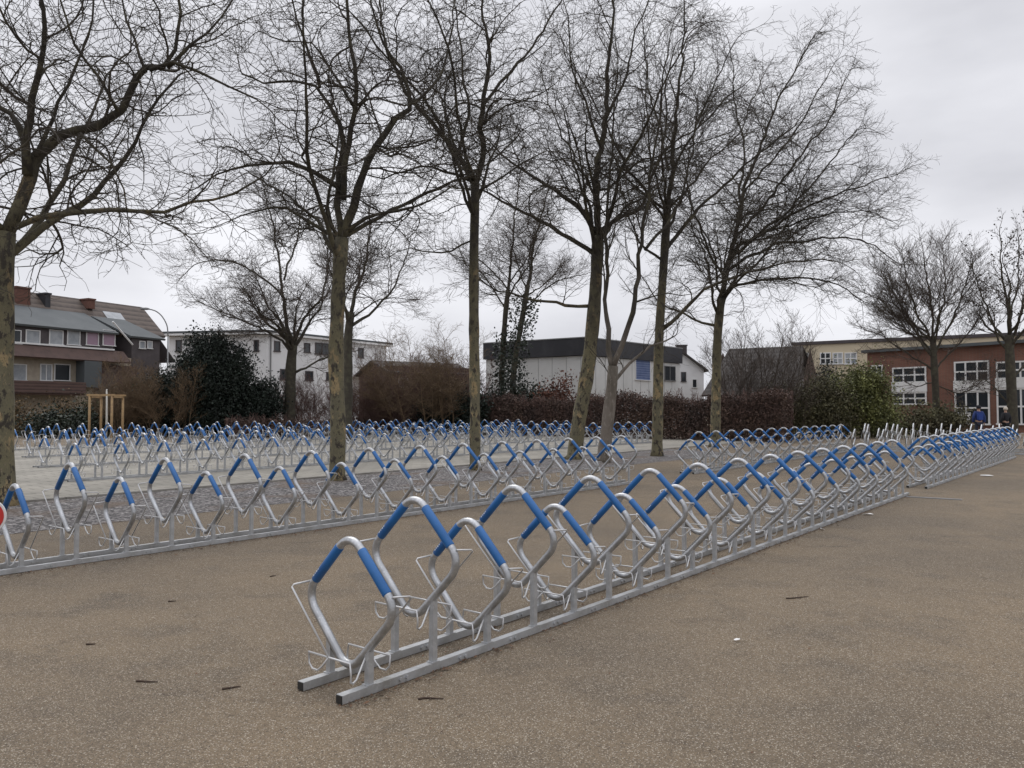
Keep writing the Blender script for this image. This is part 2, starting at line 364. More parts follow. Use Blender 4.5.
def rack(loc, rz, label, q=HQ, n=NH, sleeves=True, lean=0.0):
    root = thing('bicycle_rack', label, 'bicycle rack', loc, rz, 'hoop bicycle racks standing in rows')
    for sy in (-1, 1):
        r = link('rail', RAIL, root, (0, sy*SEP/2, 0))
        if n != NH: r.scale.x = (n*PITCHR+.1)/LEN
        for c in CAPS: link('end_cap', c, r)
    for i in range(n):
        k = i % 2; x = H0X + i*PITCHR
        h = link('hoop', q['hoop'], root, (x, 0, ZC[k]), (R(random.gauss(0, .7)), R(lean + random.gauss(0, 1.0 if not lean else 4)), R(random.gauss(0, .8))))
        for sg, s in zip((1, -1), q['sl'] if sleeves else []):
            sh = random.gauss(0, .006); link('sleeve', s, h, (0, -sg*sh, sh))
        for g in q['g']: link('wheel_guide', g, h)
        for sy in (-1, 1): link('post', POST[k], root, (x, sy*SEP/2, 0))
    return root
C2 = SEP/2
row = R(90) - AL
rack(DT(3.327+C2, 2.735), row, 'long galvanised rack of blue-sleeved hoops nearest the camera, its open end in the foreground')
rack(DT(3.30+C2, 17.25), row - R(.6), 'blue-sleeved hoop rack continuing beyond the far end of the foreground rack')
rack(DT(8.40+C2, 1.84), row, 'hoop rack across the left middle ground, in front of the gravel bed')
rack(DT(8.45+C2, 17.7), row, 'hoop rack standing in front of the green and brown bushes right of the tree row')
for Dr, t0, nm in ((18.0, 7.4, 'first'), (23.0, 8.7, 'second'), (28.2, 10.3, 'third'), (33.6, 11.7, 'fourth')):
    rack(DT(Dr+C2, t0), row, '%s rack row behind the tree trunks on the pavers, left hand rack of that row' % nm, LQ)
    rack(DT(Dr+C2, t0 + 13.35), row, '%s rack row behind the tree trunks on the pavers, right hand rack of that row' % nm, LQ)
for t0, D0, nm in ((32.6, 2.4, 'nearest'), (34.6, 2.0, 'middle'), (36.4, 1.6, 'furthest')):
    rack(DT(D0, t0), row + R(97), '%s of three unsleeved hoop racks seen end on as pale uprights before the brick building' % nm, LQ, 14, False, -9)
rack(DT(-8.2, 33.2), row + R(90), 'hoop rack at the right edge beyond the end of the long right hand rack', LQ, 20)

# ------------------------------------------------------------------ trees
UP = Vector((0, 0, 1))
rnd = random.random
def rv():
    while True:
        v = Vector((rnd()*2-1, rnd()*2-1, rnd()*2-1))
        if .05 < v.length_squared < 1: return v
def smooth_path(pts, rad, step):
    """Catmull-Rom through the given points, resampled"""
    out = []; ro = []
    P_ = [pts[0]*2 - pts[1]] + pts + [pts[-1]*2 - pts[-2]]
    for i in range(1, len(P_)-2):
        a, b, c, d = P_[i-1:i+3]; n = max(1, int((c-b).length/step))
        for j in range(n):
            t = j/n; t2 = t*t; t3 = t2*t
            out.append(.5*((2*b) + (c-a)*t + (2*a-5*b+4*c-d)*t2 + (3*b-a-3*c+d)*t3)); ro.append(rad[i-1]*(1-t) + rad[i]*t)
    out.append(pts[-1]); ro.append(rad[-1])
    return out, ro
class Style:
    def __init__(s, L1=2.2, up=.10, wig=.28, ang=(32, 62), sp=(.42, .26, .18), ratio=(.52, .5), rmin=.0045, maxlvl=3, droop=0.0):
        s.__dict__.update(L1=L1, up=up, wig=wig, ang=ang, sp=sp, ratio=ratio, rmin=rmin, maxlvl=maxlvl, droop=droop)
SIDES = {1: 5, 2: 4, 3: 3, 4: 3}
def child_dir(t, ang, st, flip, bias=None):
    ax = t.cross(UP)
    if ax.length < .05: ax = t.cross(rv())
    ax = ax.normalized()
    side = (ax*flip + rv()*.75)
    side = side - t*side.dot(t); side.normalize()
    d = t*math.cos(ang) + side*math.sin(ang)
    if bias: d = d + bias
    return d.normalized()
def branch(mb, p, d, L, r, lvl, st):
    n = {1: 10, 2: 6, 3: 4}.get(lvl, 2)
    pts = [p]; step = L/n; dirs = []
    turn = rv()*st.wig*.6
    for i in range(n):
        if rnd() < .35: turn = rv()*st.wig*.75
        d = d + turn + rv()*st.wig*.85 + UP*(st.up if i < n-1 else st.up*1.5)
        d.normalize(); dirs.append(d); p = p + d*step; pts.append(p)
    rr = [max(st.rmin*.7, r*(1-.72*i/n)) for i in range(n+1)]
    mb.tube(pts, rr, SIDES[lvl], caps=False)
    if lvl < st.maxlvl:
        k = max(1, int(L/st.sp[lvl] + rnd())); flip = 1 if rnd() < .5 else -1
        for j in range(k):
            u = .14 + .86*(j + rnd()*.8)/k
            if u > 1: u = 1
            x = u*n; i = min(n-1, int(x)); q = pts[i].lerp(pts[i+1], x-i); flip = -flip
            cl = L*st.ratio[min(lvl-1, 1)]*(1.15-.6*u)*(.65+.7*rnd())
            branch(mb, q, child_dir(dirs[i], R(random.uniform(*st.ang)), st, flip), cl, max(st.rmin, rr[i]*.62), lvl+1, st)
def along(mb, pts, rad, st, start=.15, dens=1.0, bias=None, tip=True):
    """children of a limb"""
    tot = [0]
    for a, b in zip(pts, pts[1:]): tot.append(tot[-1] + (b-a).length)
    L = tot[-1]; s = L*start; flip = 1
    while s < L:
        i = max(j for j in range(len(pts)-1) if tot[j] <= s); t = (pts[i+1]-pts[i]).normalized(); u = s/L
        q = pts[i].lerp(pts[i+1], (s-tot[i])/max(1e-5, tot[i+1]-tot[i])); flip = -flip
        cl = st.L1*(1.1-.55*u)*(.55+.8*rnd())
        branch(mb, q, child_dir(t, R(random.uniform(*st.ang)), st, flip, bias), cl, max(.007, min(rad[i]*.5, .0098*cl+.004)), 1, st)
        s += st.sp[0]/dens*(.6+.8*rnd())*(1.35-.6*u)
    if tip: branch(mb, pts[-1], (pts[-1]-pts[-2]).normalized(), st.L1*.6, max(.007, rad[-1]*.8), 1, st)
def tree(name, label, Y, trunk, limbs, r0, st, bark='plane_bark', twig='branch', group=None, extra=0, top_r=.4, seeds=0, cat='tree', flare=1.5):
    """trunk/limbs: photo positions at the tree's own distance; limbs run off to real depth by slope k"""
    base = at(trunk[0][0], trunk[0][1], Y); base.z = 0
    root = thing(name, label, cat, base, 0, group)
    tp = [at(x, y, Y) for x, y in trunk]; tp[0] = base + Vector((0, 0, -.05))
    n = len(tp); tr = [r0*(1-(1-top_r)*i/(n-1)) for i in range(n)]
    tp.insert(1, tp[0].lerp(tp[1], .12)); tr.insert(1, r0*1.04); tr[0] = r0*flare
    tb = MB(); cb = MB(); lb = MB()
    def knobbly(p_, r_):
        return [r*(1+.17*(rnd()-.5)) for r in r_]
    pp, pr = smooth_path(tp, tr, .35); tb.tube(pp, knobbly(pp, pr), 14)
    along(cb, pp, pr, st, .86, .6, None, False)
    jobs = []
    for lm in limbs:
        pts2, ra, rb, k = lm
        w = []; L = 0; prev = None
        for (x, y) in pts2:
            q = at(x, y, Y)
            if prev is not None: L += (q-prev).length
            prev = q; w.append(at(x, y, Y + k*L))
        jobs.append((w, ra, rb))
    for e in range(extra):                     # more limbs towards and away from the camera
        i = random.randrange(int(len(pp)*.86), len(pp)); q = pp[i]
        az = random.choice((R(90), R(-90))) + random.uniform(-.9, .9)
        d = Vector((math.cos(az), math.sin(az), random.uniform(.5, 1.4))).normalized(); w = [q]
        Lx = random.uniform(3, 5.5)*st.L1/2.2
        for s_ in range(5):
            d = (d + rv()*.25 + UP*.08).normalized(); q = q + d*Lx/5; w.append(q)
        jobs.append((w, pr[i]*.5, .02))
    for w, ra, rb in jobs:
        m_ = len(w); rad = [ra*.78*(1-i/(m_-1))**1.05 + rb*.8*(i/(m_-1)) for i in range(m_)]
        rad[-1] = max(rad[-1], rb)
        q, qr = smooth_path(w, rad, .3)
        sway = Vector((0, 0, 0))
        for i in range(2, len(q)):
            sway = sway*.78 + rv()*.085*min(1.1, Y/22); q[i] = q[i] + sway
        lb.tube(q, knobbly(q, qr), 8); along(cb, q, qr, st, .22)
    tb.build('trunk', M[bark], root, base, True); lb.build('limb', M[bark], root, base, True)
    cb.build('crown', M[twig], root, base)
    if seeds:
        sb = MB(); vs = cb.v
        for i in range(seeds):
            c = Vector(random.choice(vs)) + rv()*.15; s_ = random.uniform(.02, .05)
            sb.tube([c+UP*s_, c+UP*s_*.4, c-UP*s_*.6, c-UP*s_], [.2*s_, s_, s_*.9, .2*s_], 5)
        sb.build('seed_head', M['branch'], root, base)['kind'] = 'stuff'
    return root

PG = 'plane trees standing in a row along the gravel bed'
plane = Style(2.3, .03, .56, (38, 80), (.38, .23, .19), (.56, .52), rmin=.0052)
tree('plane_tree', 'bare plane tree cut off by the left edge, with a long low limb reaching right', 12.9,
     [(-3, 505), (-2, 400), (1, 320), (2, 262), (6, 232)],
     [([(6, 236), (20, 205), (29, 178), (34, 158), (60, 139), (98, 126), (122, 110), (138, 80), (149, 71), (167, 70), (176, 50), (180, 15), (178, -20)], .16, .02, .05),
      ([(28, 175), (25, 140), (32, 95), (40, 45), (36, -15), (38, -70)], .10, .02, -.15),
      ([(25, 142), (12, 112), (-6, 100), (-40, 70), (-80, 40)], .07, .02, .2),
      ([(9, 230), (40, 217), (75, 212), (112, 210), (163, 214), (190, 205), (236, 196), (262, 180)], .075, .018, .12),
      ([(150, 70), (173, 62), (200, 70), (228, 88), (255, 100)], .045, .015, -.2),
      ([(146, 72), (133, 40), (120, 0), (112, -40)], .035, .012, .3),
      ([(118, 112), (98, 75), (72, 40), (55, -10)], .04, .015, -.3),
      ([(168, 68), (190, 45), (222, 20), (240, -20)], .04, .012, .25),
      ([(80, 133), (110, 165), (125, 190), (130, 215)], .03, .01, -.1),
      ([(36, 156), (52, 120), (75, 70), (90, 20), (92, -30)], .05, .015, .35),
      ([(-4, 255), (-40, 190), (-60, 100), (-70, 0), (-80, -80)], .15, .02, 0)], .25, plane, extra=4, group=PG, top_r=.62)
tree('plane_tree', 'bare plane tree with yellow patched trunk, second large trunk from the left', 17.5,
     [(337, 480), (338, 420), (336, 360), (338, 300), (340, 262), (342, 238)],
     [([(342, 240), (339, 205), (341, 172), (348, 142), (343, 122), (330, 103), (316, 84), (298, 78), (262, 83), (240, 72)], .11, .02, .1),
      ([(343, 200), (347, 155), (356, 112), (357, 70), (350, 30), (343, -20), (340, -60)], .10, .02, -.12),
      ([(342, 240), (352, 206), (364, 172), (376, 145), (395, 119), (409, 107), (411, 92), (402, 70), (386, 42), (374, 0), (370, -50)], .13, .02, .1),
      ([(340, 188), (312, 171), (290, 160), (264, 162), (232, 165), (198, 182)], .085, .018, -.15),
      ([(345, 232), (366, 218), (400, 209), (432, 199), (452, 184)], .07, .015, .2),
      ([(338, 240), (312, 223), (286, 209), (258, 210), (230, 222)], .06, .015, .25),
      ([(320, 88), (312, 55), (300, 20), (292, -30)], .05, .015, -.2),
      ([(409, 105), (432, 88), (448, 50), (455, 0)], .05, .015, .25),
      ([(356, 110), (330, 70), (312, 45), (270, 38)], .045, .015, .1),
      ([(376, 145), (400, 150), (430, 140), (455, 118)], .04, .012, -.3)], .180, plane, extra=4, group=PG, top_r=.78)
tree('plane_tree', 'slender bare plane tree with a straight pale trunk, third large trunk from the left', 20.4,
     [(475, 470), (475, 400), (474, 330), (474, 255), (475, 205), (475, 182)],
     [([(475, 186), (456, 152), (432, 122), (416, 101), (402, 72), (386, 42), (380, 0), (372, -40)], .10, .02, .15),
      ([(475, 186), (484, 152), (480, 126), (484, 100), (486, 60), (484, 30), (480, -20), (478, -60)], .115, .02, -.05),
      ([(484, 104), (510, 72), (532, 46), (560, 4), (575, -30)], .06, .015, .2),
      ([(472, 182), (444, 169), (420, 166), (382, 180), (360, 176)], .055, .015, -.15),
      ([(477, 192), (500, 178), (522, 160), (545, 150)], .045, .015, .3),
      ([(483, 125), (505, 105), (530, 100), (552, 82)], .04, .012, -.25),
      ([(458, 155), (470, 110), (462, 70), (455, 20), (450, -30)], .06, .015, .3),
      ([(473, 240), (440, 252), (410, 250), (388, 258)], .035, .012, .1)], .140, plane, extra=5, group=PG, top_r=.85)
asc = Style(2.6, .03, .44, (30, 68), (.42, .25, .18), (.56, .54), rmin=.0055)
tree('plane_tree', 'bare plane tree with the thickest mossy trunk, leaning right of centre', 25,
     [(574, 459), (579, 420), (588, 368), (594, 310), (597, 262), (598, 236)],
     [([(597, 236), (581, 211), (556, 191), (531, 176), (506, 156), (488, 138)], .12, .02, .1),
      ([(596, 255), (562, 231), (531, 213), (482, 191), (455, 188)], .11, .02, -.12),
      ([(590, 306), (566, 306), (544, 300), (520, 297), (487, 287), (470, 276)], .075, .018, -.05),
      ([(598, 238), (599, 182), (604, 132), (609, 82), (613, 40), (616, -20), (618, -60)], .15, .02, 0),
      ([(599, 232), (620, 217), (645, 206), (664, 156), (702, 130), (740, 90)], .09, .02, .15),
      ([(602, 150), (585, 110), (570, 60), (562, 0)], .07, .015, -.2),
      ([(605, 120), (625, 80), (640, 35), (650, -20)], .07, .015, .25),
      ([(597, 200), (575, 160), (555, 120), (540, 70)], .06, .015, .3),
      ([(600, 190), (607, 189), (633, 168), (663, 155), (702, 144), (730, 138)], .06, .015, -.3)], .24, asc, extra=5, group=PG, top_r=.75)
tree('forked_tree', 'pale barked tree forking low, between the thick mossy trunk and the yellow patched one', 23.5,
     [(603, 463), (608, 420), (612, 384), (613, 366)],
     [([(612, 370), (607, 330), (606, 285), (604, 230), (610, 170), (614, 110), (618, 50)], .11, .015, .1),
      ([(613, 368), (624, 335), (638, 298), (644, 255), (650, 210), (656, 150), (666, 90), (672, 30)], .12, .015, -.1),
      ([(636, 302), (660, 295), (690, 296)], .04, .01, .2),
      ([(645, 250), (670, 215), (690, 170), (700, 110)], .06, .012, .2)], .19, Style(2.0, .15, .22, (24, 48), (.5, .3, .2)), bark='pale_bark', extra=1, top_r=.8)
tree('plane_tree', 'upright bare plane tree second from right in the row, one limb crossing the last tree', 26.6,
     [(657, 456), (658, 400), (659, 340), (662, 290), (665, 245), (668, 200)],
     [([(668, 205), (672, 152), (676, 102), (681, 40), (684, -10)], .11, .02, 0),
      ([(661, 330), (672, 322), (692, 307), (714, 289), (745, 274), (790, 262), (830, 262)], .10, .02, -.15),
      ([(666, 250), (690, 216), (722, 188), (762, 150), (795, 120)], .09, .02, .15),
      ([(664, 262), (640, 240), (625, 200), (615, 160)], .06, .015, .2),
      ([(669, 180), (690, 140), (712, 95), (735, 40)], .07, .015, -.2),
      ([(669, 170), (655, 120), (648, 70), (640, 20)], .06, .015, .2),
      ([(668, 210), (700, 175), (740, 130), (765, 75)], .06, .015, .3)], .18, asc, extra=5, group=PG, top_r=.7)
wide = Style(2.9, .015, .40, (28, 64), (.40, .24, .17), (.56, .54), rmin=.0058)
tree('plane_tree', 'wide bare plane tree with fine twigs, last and furthest right of the row', 33,
     [(715, 446), (716, 400), (717, 350), (719, 318), (722, 298)],
     [([(722, 300), (732, 254), (762, 232), (794, 202), (828, 163), (856, 130)], .14, .02, .1),
      ([(722, 302), (734, 288), (764, 282), (802, 279), (838, 284), (862, 300)], .10, .02, -.15),
      ([(722, 298), (728, 262), (741, 207), (750, 172), (770, 122), (790, 76), (812, 34)], .15, .02, 0),
      ([(728, 270), (772, 246), (822, 240), (870, 243), (896, 262)], .09, .02, .15),
      ([(730, 258), (790, 216), (846, 190), (890, 176)], .09, .02, -.2),
      ([(733, 240), (780, 182), (828, 122), (848, 80)], .09, .02, .2),
      ([(737, 225), (742, 160), (735, 100), (728, 50)], .08, .02, .25),
      ([(718, 326), (700, 322), (682, 314), (660, 300), (640, 270)], .08, .02, .15),
      ([(726, 280), (705, 240), (690, 190), (680, 140)], .08, .02, -.25),
      ([(760, 234), (820, 215), (860, 212), (892, 220)], .06, .015, -.3),
      ([(745, 190), (790, 140), (815, 95), (835, 60)], .06, .015, -.25)], .21, wide, extra=6, group=PG, top_r=.75)

# trees behind
far = Style(2.5, .04, .36, (30, 66), (.28, .2, .16), (.56, .5), rmin=.0065)
tree('background_tree', 'spreading dark tree behind the racks, in front of the white apartment building', 47,
     [(289, 432), (290, 400), (291, 365), (293, 345)],
     [([(293, 348), (288, 318), (284, 280), (276, 240), (268, 200), (262, 175)], .16, .02, .1),
      ([(293, 348), (302, 322), (322, 296), (330, 262), (338, 220)], .15, .02, -.1),
      ([(291, 352), (276, 336), (250, 322), (222, 312), (196, 300)], .12, .02, .1),
      ([(296, 372), (320, 360), (345, 352)], .10, .03, 0),
      ([(286, 300), (262, 275), (235, 262), (200, 262), (180, 276)], .09, .02, -.2),
      ([(284, 280), (296, 240), (304, 205), (310, 180)], .09, .02, .2)], .34, far, bark='dark_bark', twig='far_twig', extra=6, top_r=.85)
tree('background_tree', 'dark stemmed tree half hidden behind the second plane trunk, its limb arching right', 40,
     [(347, 440), (348, 390), (348, 340), (351, 312)],
     [([(351, 314), (358, 280), (366, 240), (372, 200)], .14, .02, .1),
      ([(351, 326), (372, 312), (392, 292), (404, 268), (410, 240)], .11, .02, -.1),
      ([(350, 320), (340, 285), (330, 250)], .09, .02, .2),
      ([(352, 318), (380, 300), (415, 300)], .06, .015, .2)], .24, far, bark='dark_bark', twig='far_twig', extra=2, top_r=.85)
def ivy_on(root, Y, pts, rad, n, spread):
    b = MB(); base = root.location
    path, _ = smooth_path([at(x, y, Y) for x, y in pts], [1]*len(pts), .15)
    for i in range(n):
        c = random.choice(path); a = rnd()*6.283; rr = rad*(.5+rnd()*spread)
        p = c + Vector((math.cos(a)*rr, math.sin(a)*rr, random.gauss(0, .15))); leaf(b, p, random.uniform(.07, .13))
    b.build('ivy', M['ivy'], root, base)
def leaf(b, p, s):
    u = rv().normalized()*s; w = u.cross(rv()).normalized()*s*.6
    n = len(b.v); b.v += [tuple(p-u), tuple(p+w), tuple(p+u), tuple(p-w)]; b.f.append((n, n+1, n+2, n+3)); b.mi.append(0)
i1 = tree('ivy_clad_tree', 'thin upright tree with ivy on its trunk, left of a pair before the dark fascia', 52,
     [(500, 425), (502, 370), (505, 320), (508, 290)],
     [([(508, 292), (512, 250), (516, 205), (520, 170)], .13, .02, 0), ([(506, 310), (490, 280), (470, 262), (455, 258)], .07, .02, .1),
      ([(508, 285), (528, 255), (540, 225)], .07, .02, -.1)], .2, far, bark='dark_bark', twig='far_twig', extra=2, top_r=.8)
ivy_on(i1, 52, [(500, 425), (502, 370), (505, 335)], .5, 900, 1.2)
i2 = tree('ivy_clad_tree', 'leaning tree thick with ivy, right of a pair before the dark fascia', 51,
     [(511, 425), (514, 370), (522, 320), (528, 285)],
     [([(528, 288), (534, 245), (545, 205), (552, 180)], .13, .02, 0), ([(524, 310), (545, 290), (570, 278), (585, 275)], .07, .02, .1),
      ([(527, 290), (515, 260), (505, 230)], .07, .02, -.1)], .2, far, bark='dark_bark', twig='far_twig', extra=2, top_r=.8)
ivy_on(i2, 51, [(511, 425), (514, 370), (521, 325), (526, 300)], .6, 1800, 1.2)
round_ = Style(2.6, .07, .28, (22, 50), (.28, .21, .17), (.55, .5), rmin=.0065)
tree('round_crowned_tree', 'bare rounded tree on its own before the red brick building', 47,
     [(937, 436), (936, 400), (934, 362), (933, 340)],
     [([(933, 342), (930, 305), (926, 275), (922, 250)], .10, .02, 0), ([(934, 360), (912, 325), (895, 295), (884, 272)], .09, .02, .1),
      ([(934, 355), (952, 318), (965, 285), (972, 262)], .09, .02, -.1), ([(935, 372), (905, 350), (882, 335), (868, 330)], .07, .02, .15),
      ([(935, 370), (958, 345), (976, 322), (985, 300)], .07, .02, .15), ([(933, 345), (942, 300), (945, 265), (944, 245)], .08, .02, .25),
      ([(933, 345), (912, 300), (905, 270), (903, 255)], .08, .02, -.25), ([(936, 382), (915, 385), (895, 378)], .05, .02, .1),
      ([(935, 385), (960, 392), (978, 385)], .05, .02, .1)], .24, round_, bark='dark_bark', twig='far_twig', extra=6, top_r=.7)
tree('alder_tree', 'tall tree with clusters of dark seed heads at the right edge', 45,
     [(1013, 440), (1012, 400), (1010, 360), (1009, 335)],
     [([(1009, 340), (1008, 300), (1004, 265), (1003, 228)], .12, .02, 0), ([(1010, 355), (990, 320), (978, 285), (970, 250)], .09, .02, .1),
      ([(1010, 345), (1024, 300), (1030, 250), (1032, 215)], .10, .02, -.1), ([(1009, 330), (1018, 280), (1016, 230)], .08, .02, .2),
      ([(1013, 412), (995, 385), (980, 378), (968, 388)], .05, .02, .1), ([(1012, 380), (1040, 340), (1060, 300)], .08, .02, .1)],
     .28, Style(2.0, .09, .28, (25, 55), (.42, .3, .22), rmin=.0065), bark='dark_bark', twig='far_twig', extra=5, top_r=.8, seeds=900)

# shrubs without leaves
def bare_shrub(name, label, px, py, Y, h, spread, n, twig, st, r=.02, grp=None, lean=0):
    base = at(px, py, Y); base.z = 0
    root = thing(name, label, 'shrub', base, 0, grp); b = MB()
    for i in range(n):
        a = rnd()*6.283; rr = spread*math.sqrt(rnd())*.5
        p = base + Vector((math.cos(a)*rr, math.sin(a)*rr*.6, 0)); d = Vector((math.cos(a)*spread/h*rnd()*.8 + lean, math.sin(a)*.4, 1)).normalized()
        L = h*(.6+.45*rnd()); w = [p]
        for k in range(4):
            d = (d + rv()*.18).normalized(); p = p + d*L/4; w.append(p)
        rad = [r, r*.8, r*.6, r*.45, r*.3]; b.tube(w, rad, 4, caps=False); along(b, w, rad, st, .2)
    b.build('stems', M[twig], root, base); return root
shst = Style(1.1, .08, .28, (22, 52), (.2, .15, .12), (.6, .55), rmin=.006, maxlvl=3)
bare_shrub('cherry_shrub', 'bare orange brown twiggy small tree before the low brown building', 430, 425, 50, 6.4, 4.6, 17, 'tan_twig', Style(2.0, .05, .36, (25, 60), (.3, .2, .15), (.58, .52), rmin=.0055), .04)
bare_shrub('bare_shrub', 'dark bare multi stemmed shrub in front of the dark tiled roof', 765, 430, 43, 6.2, 3.8, 22, 'far_twig', Style(1.7, .08, .26, (22, 50), (.28, .22, .17), (.56, .5), rmin=.006), .035)
for px, h, Y, lab in ((150, 4.2, 46, 'tall bare brown thicket beside the dark yew'), (120, 3.4, 45, 'bare brown thicket behind the timber tree guard'),
                   (165, 3.9, 45, 'thin bare stems growing against the left flank of the dark yew')):
    bare_shrub('bare_shrub', lab, px, 432, Y, h, 3.0, 20, 'tan_twig', shst, .02)
for px, h, lab in ((412, 5.0, 'tall reddish bare shrub before the left half of the low brown building'), (447, 4.8, 'tall reddish bare shrub before the right half of the low brown building'), (318, 3.6, 'reddish bare shrub between the spreading tree and the second plane trunk'), (366, 3.5, 'reddish bare shrub right of the second plane trunk'),
                   (395, 3.4, 'reddish bare shrub at the left of the low brown building')):
    bare_shrub('red_shrub', lab, px, 430, 51, h, 3.8, 34, 'red_twig', shst, .018, 'reddish bare shrubs behind the racks')

# leafy shrubs and hedges
def foliage(b, c, rx, ry, rz, n, s, clumps=40, sig=.35):
    cen = []
    for i in range(clumps):
        v = rv().normalized()*(rnd()**.35); cen.append((c + Vector((v.x*rx, v.y*ry, v.z*rz)), .6+.8*rnd()))
    for i in range(n):
        q, k = random.choice(cen)
        p = q + Vector((random.gauss(0, sig*k), random.gauss(0, sig*k), random.gauss(0, sig*k)))
        if p.z > .03: leaf(b, p, s*(.6+.8*rnd()))
def bush(name, label, px, Y, lobes, mt, s=.09, stems=8, cat='shrub', grp=None):
    """lobes: (dx, dz centre, rx, ry, rz, leaves) in metres about the base"""
    base = at(px, 430, Y); base.z = 0
    root = thing(name, label, cat, base, 0, grp); b = MB(); w = MB(); hi = max(l[1]+l[4]*.6 for l in lobes)
    for dx, zc, rx, ry, rz, n in lobes: foliage(b, base + Vector((dx, random.uniform(-.3, .3), zc)), rx, ry, rz, n, s, max(14, n//90))
    for i in range(stems):
        l = random.choice(lobes); e = base + Vector((l[0]+random.uniform(-.6, .6)*l[2], random.uniform(-.4, .4), random.uniform(.5, 1)*(l[1]+.5*l[4])))
        st_ = base + Vector((l[0]*.6 + random.uniform(-.3, .3), random.uniform(-.3, .3), 0)); w.tube([st_, st_.lerp(e, .5)+rv()*.15, e], [.045, .03, .012], 5, caps=False)
    b.build('foliage', M[mt], root, base); w.build('stems', M['dark_bark'], root, base); return root
bush('yew', 'large dark evergreen yew mass in front of the white apartment building', 222, 46,
     [(-1.7, 2.6, 1.0, 1.2, 2.7, 12000), (-.5, 3.0, 1.2, 1.3, 2.6, 15000), (.8, 2.6, 1.1, 1.2, 2.3, 11000), (2.3, 1.6, 1.1, 1.1, 1.7, 10000), (-3.4, 1.9, 1.2, 1.0, 2.0, 9000), (.2, 1.0, 2.9, 1.3, 1.2, 14000), (-1.5, 5.2, .5, .5, .8, 1700), (-.4, 5.3, .5, .5, .7, 1500), (.7, 4.7, .5, .5, .7, 1300)], 'yew', .07)
bush('low_shrub', 'low dark evergreen shrub left of the timber tree guard', 60, 44, [(-1, .6, 1.2, .8, .8, 2600), (.8, .7, 1.2, .8, .8, 2600)], 'ivy', .08)
bush('dry_shrub', 'dry straw coloured undergrowth below the balcony of the tiled house', 42, 47, [(-2, .9, 1.8, .8, 1.0, 4200), (1.4, .9, 1.9, .8, 1.0, 4400)], 'straw', .06)
bush('dry_shrub', 'olive brown undergrowth between the timber tree guard and the yew', 140, 46.5, [(-2.4, 1.1, 1.3, .8, 1.1, 3600), (-.6, 1.4, 1.5, .8, 1.4, 5000), (1, 1.6, 1.4, .8, 1.7, 5000)], 'brush', .07)
bush('evergreen_shrub', 'dark evergreen shrub behind the slender third plane trunk, before the low brown building', 452, 50, [(-.9, 1.3, 1.3, .9, 1.2, 4500), (1.0, 1.4, 1.3, .9, 1.3, 4500)], 'yew', .085)
bush('evergreen_shrub', 'dark evergreen shrub at the foot of the ivy clad pair', 515, 50.5, [(-1.2, 1.3, 1.4, .9, 1.3, 5000), (.8, 1.5, 1.4, .9, 1.5, 5500), (2.1, 1.3, 1.1, .9, 1.2, 3600)], 'ivy', .085)
bush('beech_bush', 'copper leaved young beech in front of the white hall wall', 556, 48.5, [(0, 1.5, 1.1, .8, 1.5, 2600), (.3, 2.7, .6, .5, .9, 700)], 'copper', .08)
bush('green_bush', 'olive green willow like bush left of the red brick building', 866, 44,
     [(-.5, 1.9, 1.3, 1.1, 1.8, 9500), (.7, 1.6, 1.1, 1.0, 1.5, 7000), (.1, 3.1, .8, .7, .8, 3000)], 'green', .065)
bush('brown_bush', 'olive brown bush between the bare dark shrub and the green bush', 815, 43.5,
     [(-1.6, 1.4, 1.2, 1.0, 1.5, 7500), (.2, 1.7, 1.2, 1.0, 1.6, 8500), (1.2, 1.4, .9, .9, 1.4, 5000)], 'brush', .06)
bush('small_conifer', 'small dark conifer in front of the cream building', 828, 58, [(0, 2.0, .6, .6, 1.9, 2200), (0, 4.0, .35, .35, .7, 700)], 'yew', .085, 3)
bush('low_shrub', 'dark low planting at the foot of the brick building', 902, 46, [(-1.2, .8, 1.3, .7, .9, 3000), (1.0, .8, 1.3, .7, .8, 3000), (3, .7, 1.1, .7, .8, 2400)], 'brush', .08)

def hedge(name, label, A, B, h, w, n, mt, s=.075):
    e = (B-A); L = e.length; e.normalize(); nn = Vector((-e.y, e.x, 0)); mid = (A+B)/2
    root = thing(name, label, 'hedge', mid); b = MB(); k = MB()
    ph = rnd()*9; ts = Style(.55, .12, .3, (20, 50), (.2, .16, .1), (.55, .5), rmin=.006, maxlvl=2)
    for i in range(n):
        x = rnd()*L; top = h*(1 + .07*math.sin(x*.7+ph) + .06*math.sin(x*2.3+ph*2) + random.gauss(0, .05))
        z = top*(1-(1-rnd()**.75)*1.0) if rnd() < .7 else top*rnd()
        y = random.choice((-1, 1))*w*(.3+.22*rnd()) if rnd() < .75 else (rnd()-.5)*w
        leaf(b, A + e*x + nn*y + UP*max(.04, z), s*(.6+.8*rnd()))
    x = 0
    while x < L:
        p = A + e*x + nn*random.uniform(-.2, .2); d = (UP*1.0 + rv()*.3).normalized()
        q = p + d*h*random.uniform(.75, 1.14); w_ = [p, p.lerp(q, .5)+rv()*.1, q]; k.tube(w_, [.022, .015, .007], 4, caps=False); along(k, w_, [.022, .015, .007], ts, .3, 1.3); x += .10
    b.build('foliage', M[mt], root, mid); k.build('stems', M['red_twig'], root, mid); return root
hedge('beech_hedge', 'long clipped brown beech hedge behind the trunks, across the middle of the picture', DT(33.5, 38.3), DT(13.2, 38.3), 2.22, 1.1, 80000, 'hedge', .055)
hedge('beech_hedge', 'low thin brown hedge at the back left, behind the racks and under the yew', DT(38.6, 24), DT(38.6, 38), 1.0, .9, 8000, 'hedge', .06)

